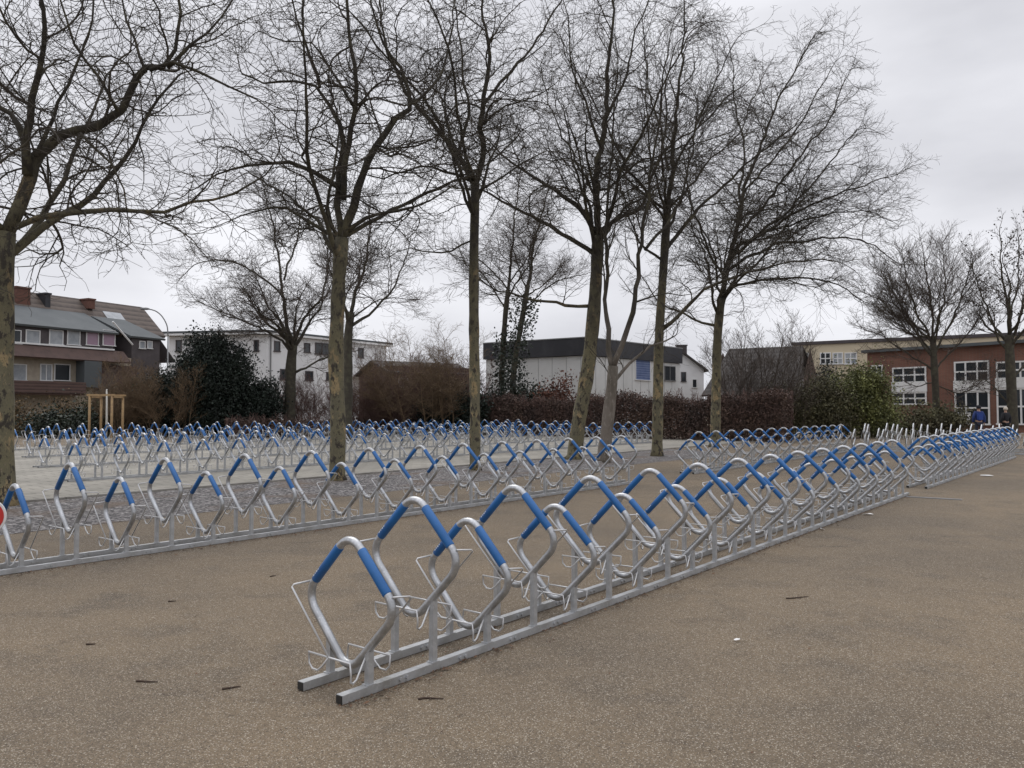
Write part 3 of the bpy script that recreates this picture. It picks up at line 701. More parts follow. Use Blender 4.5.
# ------------------------------------------------------------------ buildings
class Facade:
    def __init__(s, P0, P1):
        s.P0 = Vector((P0[0], P0[1], 0)); s.P1 = Vector((P1[0], P1[1], 0)); s.e = (s.P1-s.P0).normalized(); s.L = (s.P1-s.P0).length
        s.n = Vector((s.e.y, -s.e.x, 0))       # outward, to the camera
    def hit(s, px, py, off=0.0):               # real (along, up) of a photo position on this wall
        r = ray(px, py); c = Vector((0, 0, CAMH)); q = s.P0 - s.n*off
        k = (q-c).dot(s.n)/r.dot(s.n); p = c + r*k
        return (p-q).dot(s.e), p.z
    def pt(s, a, out, z): return s.P0 + s.e*a + s.n*out + UP*z
    def mx(s):
        m = Matrix.Identity(4)
        for i in range(3): m[i][0] = s.e[i]; m[i][1] = -s.n[i]; m[i][2] = UP[i]; m[i][3] = s.P0[i]
        return m                               # local: x along, y into the building, z up
def fbox(b, fc, a0, a1, o0, o1, z0, z1): b.box(min(a0, a1), max(a0, a1), -max(o0, o1), -min(o0, o1), min(z0, z1), max(z0, z1), fc.mx())
def window(root, fc, px0, py0, px1, py1, pane='glass', frame='trim', bars=1, hbars=0, fw=.06, off=0.0):
    a0, z1 = fc.hit((px0+px1)/2, py0, off); _, z0 = fc.hit((px0+px1)/2, py1, off)
    a0 = fc.hit(px0, py0, off)[0]; a1 = fc.hit(px1, py0, off)[0]
    return window_m(root, fc, a0, a1, z0, z1, pane, frame, bars, hbars, fw, -off)
def window_m(root, fc, a0, a1, z0, z1, pane='glass', frame='trim', bars=1, hbars=0, fw=.06, o=0.0):
    f = MB()
    fbox(f, fc, a0, a1, o, o+.07, z1-fw, z1); fbox(f, fc, a0-.05, a1+.05, o, o+.11, z0, z0+fw)
    fbox(f, fc, a0, a0+fw, o, o+.065, z0+fw, z1-fw); fbox(f, fc, a1-fw, a1, o, o+.065, z0+fw, z1-fw)
    for i in range(1, bars):
        x = a0 + (a1-a0)*i/bars; fbox(f, fc, x-fw/2, x+fw/2, o, o+.06, z0+fw, z1-fw)
    for i in range(1, hbars+1):
        z = z0 + (z1-z0)*i/(hbars+1); fbox(f, fc, a0+fw, a1-fw, o, o+.055, z-fw/2, z+fw/2)
    fo = f.build('window', M[frame], root, root.location)
    g = MB(); fbox(g, fc, a0+fw*.5, a1-fw*.5, o+.004, o+.025, z0+fw*.5, z1-fw*.5); g.build('pane', M[pane], fo, root.location)
    return fo
def part(root, b, name, mt, parent=None, smooth=False): return b.build(name, M[mt], parent or root, root.location, smooth)

# --- tiled house on the left
PA = at(20, 410, 50); PA = Vector((PA.x, PA.y, 0)); hd = R(26.5); E = Vector((math.sin(hd), math.cos(hd), 0))
fcH = Facade(PA - E*7, PA + E*11.3); H0 = 7.0
h = thing('tiled_house', 'brown tiled house with long grey roofed dormer and boarded balconies at the far left', 'house', PA)
hit = lambda x, y, o=0: fcH.hit(x, y, o)
aR = hit(137, 350)[0]
b = MB(); fbox(b, fcH, 0, aR, 0, -8.6, 0, 5.3); part(h, b, 'wall', 'wood_wall')
rA, rz = hit(139, 306.5, 4.3); rz0 = hit(28, 292, 4.3)[1]; rz = (rz+rz0)/2
eA, ez = hit(163, 338, .0)
b = MB(); ez = 5.15+2.25*(rz-5.15)/4.75
b.slab([fcH.pt(-.5, -1.8, ez), fcH.pt(rA+.5, -1.8, ez), fcH.pt(rA+.3, -4.3, rz), fcH.pt(-.5, -4.3, rz)], .18)
b.slab([fcH.pt(-.5, -4.3, rz), fcH.pt(rA+.3, -4.3, rz), fcH.pt(rA+.6, -9.05, 5.15), fcH.pt(-.5, -9.05, 5.15)], .18)
rf = part(h, b, 'roof', 'tile')
b = MB(); n0 = 0
for a in (.1, rA):
    q = [fcH.pt(a, 0, 5.2), fcH.pt(a, -8.6, 5.2), fcH.pt(a, -4.3, rz-.2)]; k = len(b.v); b.v += [tuple(v) for v in q]; b.f.append((k, k+1, k+2)); b.mi.append(0)
part(h, b, 'gable', 'slate')
# dormer: slate wall with windows under a grey felt roof
a1, dz = hit(116, 333); zt = hit(60, 328)[1]; zb = hit(60, 346)[1]
b = MB(); fbox(b, fcH, .3, a1-.2, .02, -2.4, zb, zt+.05); part(h, b, 'dormer_wall', 'slate')
ta, tz = hit(95, 321, 2.6)
b = MB(); b.slab([fcH.pt(0, .35, zt), fcH.pt(a1, .35, zt), fcH.pt(a1-.4, -2.9, zt+1.55), fcH.pt(0, -2.9, zt+1.55)], .14); part(h, b, 'dormer_roof', 'felt')
for x0, x1, p in ((13, 21, 'glass'), (25.5, 40, 'curtain'), (49, 63, 'curtain'), (67, 80, 'curtain'), (86, 98.5, 'pink_curtain'), (102.5, 115, 'pink_curtain')):
    window(h, fcH, x0, 330, x1, 344+x0*.02, p, 'trim', 1, 0, .05, -.03)
b = MB(); fbox(b, fcH, .3, a1-.2, .03, .16, zb-.05, zb+.06); part(h, b, 'sill_band', 'trim')
zs = hit(40, 358)[1]
b = MB(); b.slab([fcH.pt(0, .9, zs), fcH.pt(a1+.6, .9, zs), fcH.pt(a1+.6, .04, zb-.06), fcH.pt(0, .04, zb-.06)], .1); part(h, b, 'tile_skirt', 'balcony')
for x0, x1, p, br in ((12, 26.5, 'curtain', 1), (40, 52, 'curtain', 2), (54, 70, 'glass', 1)): window(h, fcH, x0, 364, x1, 381, p, 'trim', br, 0, .06)
z1 = hit(40, 381, -1.1)[1]; z0 = hit(40, 393, -1.1)[1]; aE = hit(86, 380, -1.1)[0]
b = MB(); fbox(b, fcH, 0, aE, 1.05, 1.13, z0, z1); fbox(b, fcH, 0, aE, .01, 1.04, z0-.1, z0+.08); part(h, b, 'balcony', 'boards')
b = MB(); aP = hit(93, 375)[0]; fbox(b, fcH, aE+.02, aP, .02, .9, z1-.3, zs-.05); part(h, b, 'partition', 'felt')
b = MB(); fbox(b, fcH, aP+.05, aR-.05, .015, .12, .05, zs-.2); part(h, b, 'cladding', 'balcony')
# right dormer
a2 = hit(134, 337)[0]; a3 = hit(163, 338)[0]; z2 = hit(134, 336.5)[1]
b = MB(); b.slab([fcH.pt(a2-.5, .3, z2), fcH.pt(a3, .3, z2), fcH.pt(a3-1.2, -2.8, z2+1.5), fcH.pt(a2-1.4, -2.8, z2+1.5)], .14); part(h, b, 'dormer_roof', 'felt')
b = MB(); fbox(b, fcH, a2-.2, a3-.3, .03, -2.2, 0, z2); part(h, b, 'wing_wall', 'slate')
for x0, x1 in ((139, 145), (147, 152)): window(h, fcH, x0, 341, x1, 349, 'curtain', 'trim', 1, 0, .05, -.03)
q0 = hit(108, 322); q1 = hit(128, 345)
b = MB(); p0 = fcH.pt(q0[0], .5, q0[1]); p1 = fcH.pt(q1[0], .5, q1[1]); b.tube([p0, p1], .07, 4); part(h, b, 'verge_trim', 'trim')
for (x0, x1, y0, y1, nm, mt) in ((13, 27, 288, 310, 'chimney', 'brick_chim'), (42, 47, 294.5, 303, 'chimney', 'fascia'), (85, 91.5, 300, 304.5, 'chimney', 'brick_chim')):
    a0, zt_ = hit(x0, y0, 3.6); a1_ = hit(x1, y0, 3.6)[0]; zb_ = hit(x0, y1, 3.6)[1]
    b = MB(); fbox(b, fcH, a0, a1_, -3.2, -4.1, zb_-.3, zt_); fbox(b, fcH, a0-.06, a1_+.06, -3.14, -4.16, zt_+.003, zt_+.12); part(h, b, nm, mt, rf)
a0, zt_ = hit(117, 310.5, 3.2); a1_, _ = hit(131, 319, 2.2)
sl = (rz-5.15)/4.75
def roofpt(a, out): return fcH.pt(a, out, 5.15+(.45-out)*sl+.05)
b = MB(); b.slab([roofpt(a1_-1.5, -2.5), roofpt(a1_, -2.5), roofpt(a1_, -3.4), roofpt(a1_-1.5, -3.4)], .06); part(h, b, 'skylight', 'curtain', rf)

# --- white apartment block
c0 = at(168, 410, 69.6); c1 = at(266, 410, 68); c2 = at(386, 410, 80.6)
fL = Facade(c0, c1); fR = Facade(c1, c2)
zt = at(266, 331, 68).z
h = thing('apartment_block', 'white rendered apartment block with flat overhanging roof, behind the yew', 'building', (c1.x, c1.y, 0))
back = [c2 - fR.n*9 , c0 - fL.n*10]
foot = [c0, c1, c2] + back
b = MB(); b.prism([(p.x, p.y) for p in foot], 0, zt-.32); part(h, b, 'wall', 'white_wall')
cx = sum((p for p in foot), Vector())/5
def grow(f_, d): return [p + Vector((p.x-cx.x, p.y-cx.y, 0)).normalized()*d for p in f_]
b = MB(); b.prism([(p.x, p.y) for p in grow(foot, .7)], zt-.3, zt-.12); part(h, b, 'roof', 'trim')
b = MB(); b.prism([(p.x, p.y) for p in grow(foot, .72)], zt-.117, zt+.06); part(h, b, 'roof_edge', 'felt')
sl_ = .103
for x0, x1, y0, y1, br in ((274, 280, 341, 352, 1), (304, 310, 343, 353, 1), (315, 329, 343, 355, 2), (348, 352, 347.5, 357, 1), (358, 363.5, 348, 358.5, 1),
                       (280, 288, 369, 380, 1), (305, 313, 371, 381, 1), (326, 332, 372, 381, 1)):
    window(h, fR, x0, y0, x1, y1, 'glass', 'slate', br, 0, .1)
for x0, x1, y0, y1 in ((176, 182, 340, 352), (262-8, 262-3, 340, 352), (215, 221, 340, 352), (176, 182, 368, 380)): window(h, fL, x0, y0, x1, y1, 'glass', 'slate', 1, 0, .1)
b = MB(); a = fR.hit(340, 360)[0]; zb_ = fR.hit(340, 364)[1]; fbox(b, fR, a, fR.L-.3, .02, 1.1, zb_-1.0, zb_); fbox(b, fR, a, fR.L-.3, .015, 1.3, zb_-1.2, zb_-1.004); part(h, b, 'balcony', 'white_wall')
b = MB(); a0 = fR.hit(275, 380)[0]; p = fR.pt(fR.hit(266.5, 350)[0]+.4, .08, 0); b.tube([p, p+UP*(zt-.4)], .06, 6); part(h, b, 'downpipe', 'grey_metal')

# --- low brown building
q0 = at(390, 410, 60); q1 = at(472, 410, 64); fc = Facade(q0, q1)
h = thing('low_building', 'low brown gabled outbuilding half hidden behind bare shrubs, between two white buildings', 'building', (q0.x, q0.y, 0))
zt = at(391, 359, 60).z
b = MB(); fbox(b, fc, 0, fc.L, 0, -6, 0, zt-.5); wl = part(h, b, 'wall', 'brown_shed')
b = MB(); b.slab([fc.pt(-.3, .4, zt-1.0), fc.pt(fc.L+.3, .4, zt-1.0), fc.pt(fc.L+.3, -3, zt+.05), fc.pt(-.3, -3, zt+.05)], .15)
b.slab([fc.pt(-.3, -3, zt+.05), fc.pt(fc.L+.3, -3, zt+.05), fc.pt(fc.L+.3, -6.4, zt-1.0), fc.pt(-.3, -6.4, zt-1.0)], .15); part(h, b, 'roof', 'dark_tile')
b = MB(); fbox(b, fc, 2.6, 5.2, .01, .07, 0, 2.3); part(h, b, 'door', 'slate')
window(h, fc, 398, 378, 408, 388, 'glass', 'trim', 2)

# --- white hall with dark fascia
c0 = at(486, 410, 61); c1 = at(586, 410, 56); c2 = at(680, 410, 66)
fL = Facade(c0, c1); fR = Facade(c1, c2); zt = at(586, 338, 56).z
h = thing('white_hall', 'flat roofed white hall with a deep black fascia and blue shuttered window', 'building', (c1.x, c1.y, 0))
foot = [c0, c1, c2, c2 - fR.n*9, c0 - fL.n*9]
cx = sum((p for p in foot), Vector())/5
b = MB(); b.prism([(p.x, p.y) for p in foot], 0, zt-1.25); part(h, b, 'wall', 'panel_wall')
b = MB(); b.prism([(p.x, p.y) for p in grow(foot, .25)], zt-1.22, zt); part(h, b, 'fascia', 'fascia')
b = MB(); b.prism([(p.x, p.y) for p in grow(foot, .3)], zt+.004, zt+.08); part(h, b, 'roof_edge', 'grey_metal')
b = MB(); k = 0
for fcx in (fL, fR):
    a = 1.2
    while a < fcx.L-.3: fbox(b, fcx, a-.012, a+.012, .003, .012, .2, zt-1.3); a += 1.2
part(h, b, 'panel_joint', 'grey_metal')['kind'] = 'stuff'
window(h, fR, 635, 359.5, 650, 380.5, 'blue_blind', 'trim', 1, 0, .05)
window(h, fR, 664, 366, 675, 381, 'glass', 'grey_metal', 2, 0, .06)
window(h, fR, 608, 358.5, 616, 366, 'blue_blind', 'trim', 1, 0, .05)

# --- white gabled house and dark roofed house
q0 = at(676, 410, 74); q1 = at(704, 410, 74); fc = Facade(q0, q1)
h = thing('gabled_house', 'small white gabled house with a dark roof and chimney, just right of the black fascia', 'house', (q0.x, q0.y, 0))
ze = at(700, 368, 74).z; zr = at(690, 350, 74).z
b = MB(); fbox(b, fc, -2, fc.L, 0, -8, 0, ze)
k = len(b.v); b.v += [tuple(fc.pt(-2, 0, ze)), tuple(fc.pt(fc.L, 0, ze)), tuple(fc.pt(fc.L/2-1, 0, zr))]; b.f.append((k, k+1, k+2)); b.mi.append(0)
part(h, b, 'wall', 'white_wall')
b = MB(); m_ = fc.L/2-1
b.slab([fc.pt(fc.L+.4, .4, ze-.25), fc.pt(fc.L+.4, -8.3, ze-.25), fc.pt(m_, -8.3, zr+.1), fc.pt(m_, .4, zr+.1)], .16)
b.slab([fc.pt(m_, .4, zr+.1), fc.pt(m_, -8.3, zr+.1), fc.pt(-2.4, -8.3, ze-.25), fc.pt(-2.4, .4, ze-.25)], .16); rf = part(h, b, 'roof', 'dark_tile')
b = MB(); a = fc.hit(684, 350)[0]; zc_ = fc.hit(684, 345)[1]; fbox(b, fc, a-.4, a+.5, -1, -1.8, zr-1, zc_); fbox(b, fc, a-.46, a+.56, -.94, -1.86, zc_+.003, zc_+.12); part(h, b, 'chimney', 'slate', rf)
window(h, fc, 692, 379, 697, 388, 'glass', 'trim', 1)
window(h, fc, 681, 372, 686, 382, 'glass', 'slate', 1)
q0 = at(708, 410, 66); q1 = at(800, 410, 62); fc = Facade(q0, q1)
h = thing('dark_roofed_house', 'house whose broad dark tiled roof rises behind the bare dark shrub', 'house', (q0.x, q0.y, 0))
ze = at(750, 392, 63).z; zr = at(750, 347, 67).z
b = MB(); fbox(b, fc, 0, fc.L, 0, -8, 0, ze); part(h, b, 'wall', 'brown_shed')
b = MB(); b.slab([fc.pt(-.4, .5, ze-.2), fc.pt(fc.L+.4, .5, ze-.2), fc.pt(fc.L-.6, -4, zr), fc.pt(.6, -4, zr)], .16)
b.slab([fc.pt(.6, -4, zr), fc.pt(fc.L-.6, -4, zr), fc.pt(fc.L+.4, -8.5, ze-.2), fc.pt(-.4, -8.5, ze-.2)], .16); part(h, b, 'roof', 'dark_tile')
window(h, fc, 770, 396, 780, 406, 'glass', 'trim', 2)
b = MB()
for a in (0.02, fc.L-.02):
    k = len(b.v); b.v += [tuple(fc.pt(a, 0, ze-.2)), tuple(fc.pt(a, -8, ze-.2)), tuple(fc.pt(a if a > 1 else a, -4, zr-.25))]; b.f.append((k, k+1, k+2)); b.mi.append(0)
part(h, b, 'gable', 'brown_shed')

# --- cream school building behind the brick wing
q0 = at(794, 410, 72); q1 = at(956, 410, 65); q1 = q0 + (q1-q0)*2.2; fc = Facade(q0, q1)
h = thing('cream_building', 'cream flat roofed school building with a ribbon of windows behind the brick wing', 'building', (q0.x, q0.y, 0))
zt = at(796, 345.5, 72).z
b = MB(); fbox(b, fc, 0, fc.L, 0, -12, 0, zt); part(h, b, 'wall', 'cream')
b = MB(); fbox(b, fc, -.15, fc.L+.1, .15, -12.1, zt+.003, zt+.28); part(h, b, 'roof', 'slate')
for x0, x1 in ((797, 809), (820, 831), (832.5, 843), (844.5, 857)): window(h, fc, x0, 352.5, x1, 364.5, 'curtain' if x0 > 831 else 'glass', 'trim', 2, 1, .09)
for x0, x1 in ((797, 809), (820, 840)): window(h, fc, x0, 378, x1, 390, 'glass', 'trim', 2, 1, .09)

# --- red brick wing
q0 = at(868, 410, 62.5); q1 = at(1150, 410, 47.5); fc = Facade(q0, q1)
h = thing('brick_building', 'red brick building with tall white framed windows at the right', 'building', (q0.x, q0.y, 0))
zt = at(868, 353, 62.5).z
b = MB(); fbox(b, fc, 0, fc.L, 0, -5, 0, zt); wl = part(h, b, 'wall', 'brick')
b = MB(); fbox(b, fc, -.3, fc.L, .35, -5.2, zt+.003, zt+.22); part(h, b, 'roof', 'felt')
def bay(x0, x1, yt, ym, yb, nb):
    a0 = fc.hit(x0, 400)[0]; a1 = fc.hit(x1, 400)[0]; xm = (x0+x1)/2
    z1 = fc.hit(xm, yt)[1]; zm = fc.hit(xm, ym)[1]; zn = fc.hit(xm, ym+9)[1]; z0 = fc.hit(xm, yb)[1]
    window_m(h, fc, a0, a1, zm, z1, 'glass', 'trim', nb, 1, .11, .01); window_m(h, fc, a0, a1, max(.1, z0), zn, 'glass', 'trim', nb, 1, .11, .01)
    b = MB(); fbox(b, fc, a0-.05, a1+.05, .02, .12, zn+.004, zm-.004); part(h, b, 'spandrel', 'trim')
bay(893, 927, 367, 383, 405, 3); bay(955, 990, 361, 382, 425, 3); bay(997, 1034, 361, 379, 425, 3); bay(1045, 1090, 361, 379, 425, 4)
window(h, fc, 871, 365, 883, 380, 'glass', 'trim', 2, 0, .1)
a0, z1 = fc.hit(958, 412.5); a1, z0 = fc.hit(972, 420); 
b = MB(); fbox(b, fc, a0, a1, .14, .2, z0, z1); part(h, b, 'notice_board', 'trim')

# ------------------------------------------------------------------ lamp, tree guard, sign
p = at(167, 410, 58); p.z = 0
h = thing('street_lamp', 'grey street lamp with an arm curving left over the end of the tiled roof', 'street lamp', p)
zt = at(150, 309, 58).z
b = MB(); b.tube([p, p+UP*1, p+UP*(zt-2.0)], [.09, .07, .055], 8); part(h, b, 'pole', 'grey_metal', smooth=True)
b = MB(); pp = [p+UP*(zt-2.0), p+UP*(zt-1.2)+Vector((-.1, 0, 0)), p+UP*(zt-.5)+Vector((-.5, 0, 0)), p+UP*(zt-.12)+Vector((-1.0, 0, 0)), p+UP*zt+Vector((-1.5, 0, 0))]
b.tube(smooth_path(pp, [.05]*5, .2)[0], .045, 8); part(h, b, 'arm', 'grey_metal', smooth=True)
b = MB(); e = p+UP*zt+Vector((-1.5, 0, 0)); b.tube([e+Vector((.1, 0, 0)), e+Vector((-.1, 0, .02)), e+Vector((-.5, 0, .03)), e+Vector((-.6, 0, .02))], [.05, .1, .09, .03], 8); part(h, b, 'lamp_head', 'grey_metal', smooth=True)

p = at(106, 435, 36); p.z = 0
h = thing('tree_guard', 'timber tree guard of posts and crossbars round a young tree behind the racks', 'tree guard', p)
W = .50
for sx in (-1, 1):
    for sy in (-1, 1):
        b = MB(); q = p + Vector((sx*W, sy*.5, 0)); b.tube([q, q+UP*2.18], .055, 8); part(h, b, 'post', 'timber', smooth=True)
for sy in (-1, 1):
    b = MB(); q = p + Vector((0, sy*.5, 2.1)); b.box(-W-.12, W+.12, -.055, .055, .085, .165, Matrix.Translation(q)); part(h, b, 'crossbar', 'timber')
for sx in (-1, 1):
    b = MB(); q = p + Vector((sx*W, 0, 2.1)); b.box(-.045, .045, -.44, .44, .0, .08, Matrix.Translation(q)); part(h, b, 'crossbar', 'timber')
t = thing('young_tree', 'young tree with a limewashed stem inside the timber tree guard', 'tree', p)
b = MB(); b.tube([p, p+UP*1.2+Vector((.02, 0, 0)), p+UP*2.5], [.05, .045, .035], 8); part(t, b, 'trunk', 'lime', smooth=True)
b = MB()
for i in range(7): branch(b, p+UP*(2.2+.05*i), (UP*1.2+rv()*.7).normalized(), 1.1, .012, 2, Style(rmin=.006))
part(t, b, 'crown', 'far_twig')

q = at(-10, 516, 6.7); q.z = 0; zc_ = at(-10, 516, 6.7).z
h = thing('round_sign', 'round red sign with a white rim at the left edge', 'sign', q)
def disc(r, y0, y1, n=40):
    b = MB(); k0 = 0
    c = Vector((q.x, q.y, zc_)); b.tube([c+Vector((0, y0, 0)), c+Vector((0, y1, 0))], r, n); return b
part(h, disc(.138, -.004, .006), 'rim', 'trim'); part(h, disc(.120, -.010, -.0045), 'face', 'red_sign')
b = MB(); b.tube([q+Vector((0, .03, 0)), q+Vector((0, .03, zc_+.1))], .02, 8); part(h, b, 'post', 'grey_metal', smooth=True)

# ------------------------------------------------------------------ two people in the distance
def person(px, Y, hgt, label, jacket, extra, hat, facing=0.0, trousers='jeans'):
    base = at(px, 430, Y); base.z = 0
    root = thing('person', label, 'person', base, facing); k = hgt/1.72
    V = [(0, 0, .93, .13), (0, .0, 1.12, .125), (0, 0, 1.32, .15), (0, .0, 1.46, .06), (0, -.01, 1.55, .075), (0, -.015, 1.64, .09), (0, 0, 1.70, .055),
         (.17, 0, 1.40, .065), (.25, .02, 1.14, .05), (.23, -.1, .90, .04), (.22, -.14, .80, .035),
         (-.17, 0, 1.40, .065), (-.25, .03, 1.14, .05), (-.25, .0, .88, .04), (-.25, -.02, .78, .035),
         (.09, 0, .86, .095), (.10, -.08, .48, .065), (.10, .02, .08, .045), (.10, -.12, .04, .038),
         (-.09, 0, .86, .095), (-.10, .06, .48, .065), (-.10, .18, .09, .045), (-.10, .06, .04, .038)]
    Eg = [(0,1),(1,2),(2,3),(3,4),(4,5),(5,6),(2,7),(7,8),(8,9),(9,10),(2,11),(11,12),(12,13),(13,14),(0,15),(15,16),(16,17),(17,18),(0,19),(19,20),(20,21),(21,22)]
    def skin(name, idx, edges, mt, grow_):
        me = bpy.data.meshes.new(name); me.from_pydata([tuple(c*k for c in V[i][:3]) for i in idx], [(idx.index(a), idx.index(c)) for a, c in edges], [])
        me.materials.append(M[mt]); o = bpy.data.objects.new(name, me); COL.objects.link(o); o.parent = root
        sk = o.modifiers.new('Skin', 'SKIN'); sk.use_smooth_shade = True
        if not me.skin_vertices: return o
        for j, i in enumerate(idx):
            r = V[i][3]*k + grow_; me.skin_vertices[0].data[j].radius = (r, r*.85)
        me.skin_vertices[0].data[0].use_root = True
        s2 = o.modifiers.new('Sub', 'SUBSURF'); s2.levels = 1; s2.render_levels = 2
        return o
    skin('body', list(range(23)), Eg, 'skin', 0)
    skin('jacket', [2, 1, 0, 3, 7, 8, 9, 11, 12, 13], [(2,1),(1,0),(2,3),(2,7),(7,8),(8,9),(2,11),(11,12),(12,13)], jacket, .035)
    skin('trousers', [0, 15, 16, 17, 19, 20, 21], [(0,15),(15,16),(16,17),(0,19),(19,20),(20,21)], trousers, .022)
    b = MB(); 
    ring = [(1.60, .098), (1.66, .112), (1.72, .10), (1.77, .06), (1.785, .01)]
    b.tube([Vector((0, .005, z*k)) for z, r in ring], [r*k for z, r in ring], 12); o = b.build('hair' if hat == 'blackcloth' else 'hat', M[hat], root, None, True)
    if extra:
        b = MB(); b.box(-.13, .13, .12, .25, 1.06, 1.40); b.box(-.10, .10, .25, .29, 1.05, 1.25); b.box(-.10, -.06, .0, .12, 1.425, 1.45); b.box(.06, .10, .0, .12, 1.425, 1.45)
        for v in range(len(b.v)): x, y, z = b.v[v]; b.v[v] = (x, y*1.0-.12+.11, z)
        b.build('backpack', M[extra], root)
    return root
person(979, 40, 1.74, 'person in a navy jacket with a bright blue backpack, walking away near the brick building', 'navy', 'bluepack', 'blackcloth', R(170))
person(1006, 41, 1.66, 'person in a black coat and pale knitted hat, near the right edge', 'blackcloth', None, 'paleknit', R(190), 'blackcloth')

# ------------------------------------------------------------------ litter
def twig_litter(px, py, L, az, label):
    p = ground(px, py); d = Vector((math.cos(az), math.sin(az), 0)); b = MB(); pts = [Vector((0, 0, .006))]
    for i in range(4): d = (d + Vector((random.gauss(0, .15), random.gauss(0, .15), 0))).normalized(); pts.append(pts[-1] + d*L/4)
    b.tube(pts, [.006, .006, .005, .004, .003], 5); e = pts[2]; b.tube([e, e + Vector((d.y, -d.x, .05))*L*.2], [.004, .002], 4)
    o = b.build('fallen_twig', mat('wet twig', (.05, .028, .016), .7)); o.location = p; return tag(o, label, 'twig')
twig_litter(136, 682, .13, .15, 'reddish brown fallen twig lying alone in the lower left of the ground')
twig_litter(222, 690, .10, .5, 'small dark twig right of the reddish one, left of the rack end')
twig_litter(86, 645, .06, .1, 'tiny dark twig on the bare ground at the left')
twig_litter(168, 602, .06, .6, 'short dark twig between the left rack and the foreground rack')
twig_litter(786, 599, .22, .2, 'thin dark twig on open ground right of the foreground rack')
twig_litter(270, 577, .06, .9, 'short dark twig left of the foreground hoop')
def scrap(px, py, s, label, mt='paper', cat='litter', name='paper_scrap'):
    p = ground(px, py); b = MB(); n = 5; a0 = rnd()*6
    ring = [Vector((math.cos(a0+i*1.2566)*s*(.6+.6*rnd()), math.sin(a0+i*1.2566)*s*(.6+.6*rnd()), .006+rnd()*.02)) for i in range(n)]
    k = len(b.v); b.v += [(0, 0, .022)] + [tuple(r) for r in ring] + [(0, 0, .018)] + [(r.x, r.y, r.z-.003) for r in ring]
    for i in range(n):
        b.f += [(0, 1+i, 1+(i+1) % n), (n+1, n+2+(i+1) % n, n+2+i), (1+i, n+2+i, n+2+(i+1) % n, 1+(i+1) % n)]; b.mi += [0]*3
    o = b.build(name, M[mt]); o.location = p; return tag(o, label, cat)
scrap(737, 642, .022, 'pale leaf scrap on open ground right of the foreground rack')
scrap(868, 515, .075, 'white paper scrap on the ground beside the far end of the foreground rack')
scrap(822, 530, .03, 'tiny white scrap against the rail of the foreground rack')
scrap(985, 476, .16, 'pale paper heap beside the right hand rack, in front of its far half')
twig_litter(418, 700, .14, .35, 'dark split twig lying just in front of the nearest rail')
b = MB()
for i in range(1500):                            # leaf and twig crumbs blown against the rails
    t = 2.7 + rnd()**1.3*13; D = 3.295 - abs(random.gauss(0, .05)) if rnd() < .7 else 3.5 + random.gauss(0, .1)
    p = DT(D, t); s = random.uniform(.003, .012) if i % 9 else random.uniform(.012, .022); u = Vector((math.cos(i), math.sin(i), .3))*s; w = Vector((-math.sin(i), math.cos(i), .2))*s*.6
    p.z = .012; b.quad(p-u, p+w, p+u, p-w)
for i in range(700):
    p = DT(8.33 - abs(random.gauss(0, .1)), 1 + rnd()*13); s = random.uniform(.008, .02); u = Vector((math.cos(i), math.sin(i), .3))*s; w = Vector((-math.sin(i), math.cos(i), .2))*s*.6
    p.z = .012; b.quad(p-u, p+w, p+u, p-w)
for i in range(300):
    p = ground(random.uniform(0, 1024), random.uniform(500, 768)); s = random.uniform(.003, .011); u = Vector((math.cos(i), math.sin(i), .3))*s; w = Vector((-math.sin(i), math.cos(i), .2))*s*.6
    p.z = .008; b.quad(p-u, p+w, p+u, p-w)
tag(b.build('leaf_litter', M['deadleaf']), 'brown leaf crumbs and grit blown against the rack rails', 'leaf litter', kind='stuff')
b = MB(); q0 = ground(906, 497); q1 = ground(962, 500)
e = (q1-q0); b.box(0, e.length, -.05, .05, 0, .012, Matrix.Translation(q0) @ Matrix.Rotation(math.atan2(e.y, e.x), 4, 'Z'))
tag(b.build('drain_channel', M['grey_metal']), kind='structure')

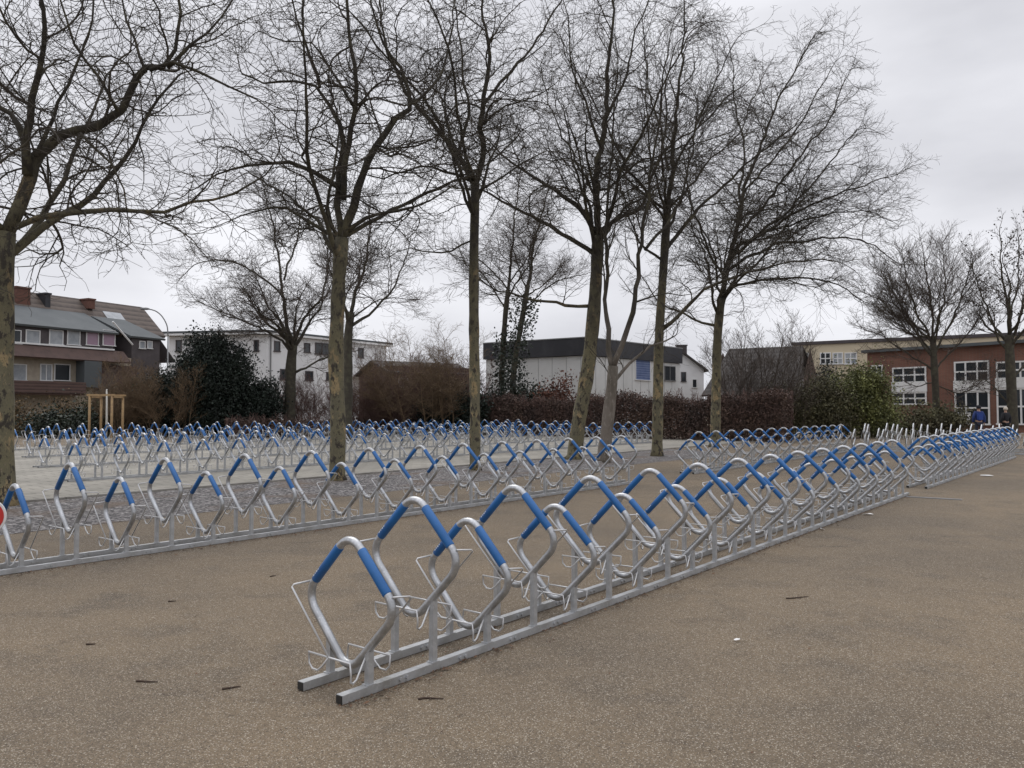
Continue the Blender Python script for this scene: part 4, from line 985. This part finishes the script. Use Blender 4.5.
# ------------------------------------------------------------------ sky, sun, camera
w = bpy.data.worlds.new('World'); S.world = w; w.use_nodes = True
N = w.node_tree.nodes; L = w.node_tree.links
bg = N['Background']; bg.inputs['Strength'].default_value = .1
SUN_EL, SUN_AZ = R(48), R(-25)
sky = N.new('ShaderNodeTexSky'); sky.sky_type = 'NISHITA'; sky.sun_disc = False; sky.sun_elevation = SUN_EL; sky.sun_rotation = SUN_AZ
hs = N.new('ShaderNodeHueSaturation'); hs.inputs['Saturation'].default_value = .15; L.new(sky.outputs[0], hs.inputs['Color'])
tc = N.new('ShaderNodeTexCoord'); mp = N.new('ShaderNodeMapping'); mp.inputs['Scale'].default_value = (1, 1, 2.6); L.new(tc.outputs['Generated'], mp.inputs[0])
nz = N.new('ShaderNodeTexNoise'); nz.inputs['Scale'].default_value = 2.0; nz.inputs['Detail'].default_value = 6; nz.inputs['Roughness'].default_value = .5; L.new(mp.outputs[0], nz.inputs['Vector'])
cr = N.new('ShaderNodeMapRange'); cr.inputs[1].default_value = .36; cr.inputs[2].default_value = .64; L.new(nz.outputs[0], cr.inputs[0])
cm = N.new('ShaderNodeMix'); cm.data_type = 'RGBA'; cm.inputs[6].default_value = (5.8, 5.85, 6.3, 1); cm.inputs[7].default_value = (8.4, 8.45, 8.9, 1); L.new(cr.outputs[0], cm.inputs[0])
mx = N.new('ShaderNodeMix'); mx.data_type = 'RGBA'; mx.inputs[0].default_value = .93; L.new(hs.outputs[0], mx.inputs[6]); L.new(cm.outputs[2], mx.inputs[7])
sx = N.new('ShaderNodeSeparateXYZ'); L.new(tc.outputs['Generated'], sx.inputs[0])
zr_ = N.new('ShaderNodeMapRange'); zr_.inputs[1].default_value = .42; zr_.inputs[2].default_value = 1.0; zr_.inputs[3].default_value = 1.0; zr_.inputs[4].default_value = 2.0; L.new(sx.outputs[2], zr_.inputs[0])
sc = N.new('ShaderNodeVectorMath'); sc.operation = 'SCALE'; L.new(mx.outputs[2], sc.inputs[0]); L.new(zr_.outputs[0], sc.inputs['Scale'])   # an overcast sky is brightest overhead
L.new(sc.outputs[0], bg.inputs['Color'])
sl = bpy.data.lights.new('sun', 'SUN'); sl.energy = .9; sl.angle = R(40); sl.color = (1, .97, .93)
so = bpy.data.objects.new('sun', sl); COL.objects.link(so); so.rotation_euler = (R(90)-SUN_EL, 0, math.pi - SUN_AZ if False else -SUN_AZ + math.pi)
so.location = (0, 0, 40)
cam = bpy.data.cameras.new('camera'); cam.sensor_width = 36; cam.lens = F/1024*36; cam.clip_end = 3000; cam.clip_start = .05
co = bpy.data.objects.new('camera', cam); COL.objects.link(co); co.location = (0, 0, CAMH); co.rotation_euler = (R(90)+PITCH, 0, 0)
S.camera = co
S.render.resolution_x = 1024; S.render.resolution_y = 768
vs = S.view_settings; vs.view_transform = 'Standard'; vs.look = 'None'; vs.exposure = .18; vs.gamma = 1; vs.use_curve_mapping = False
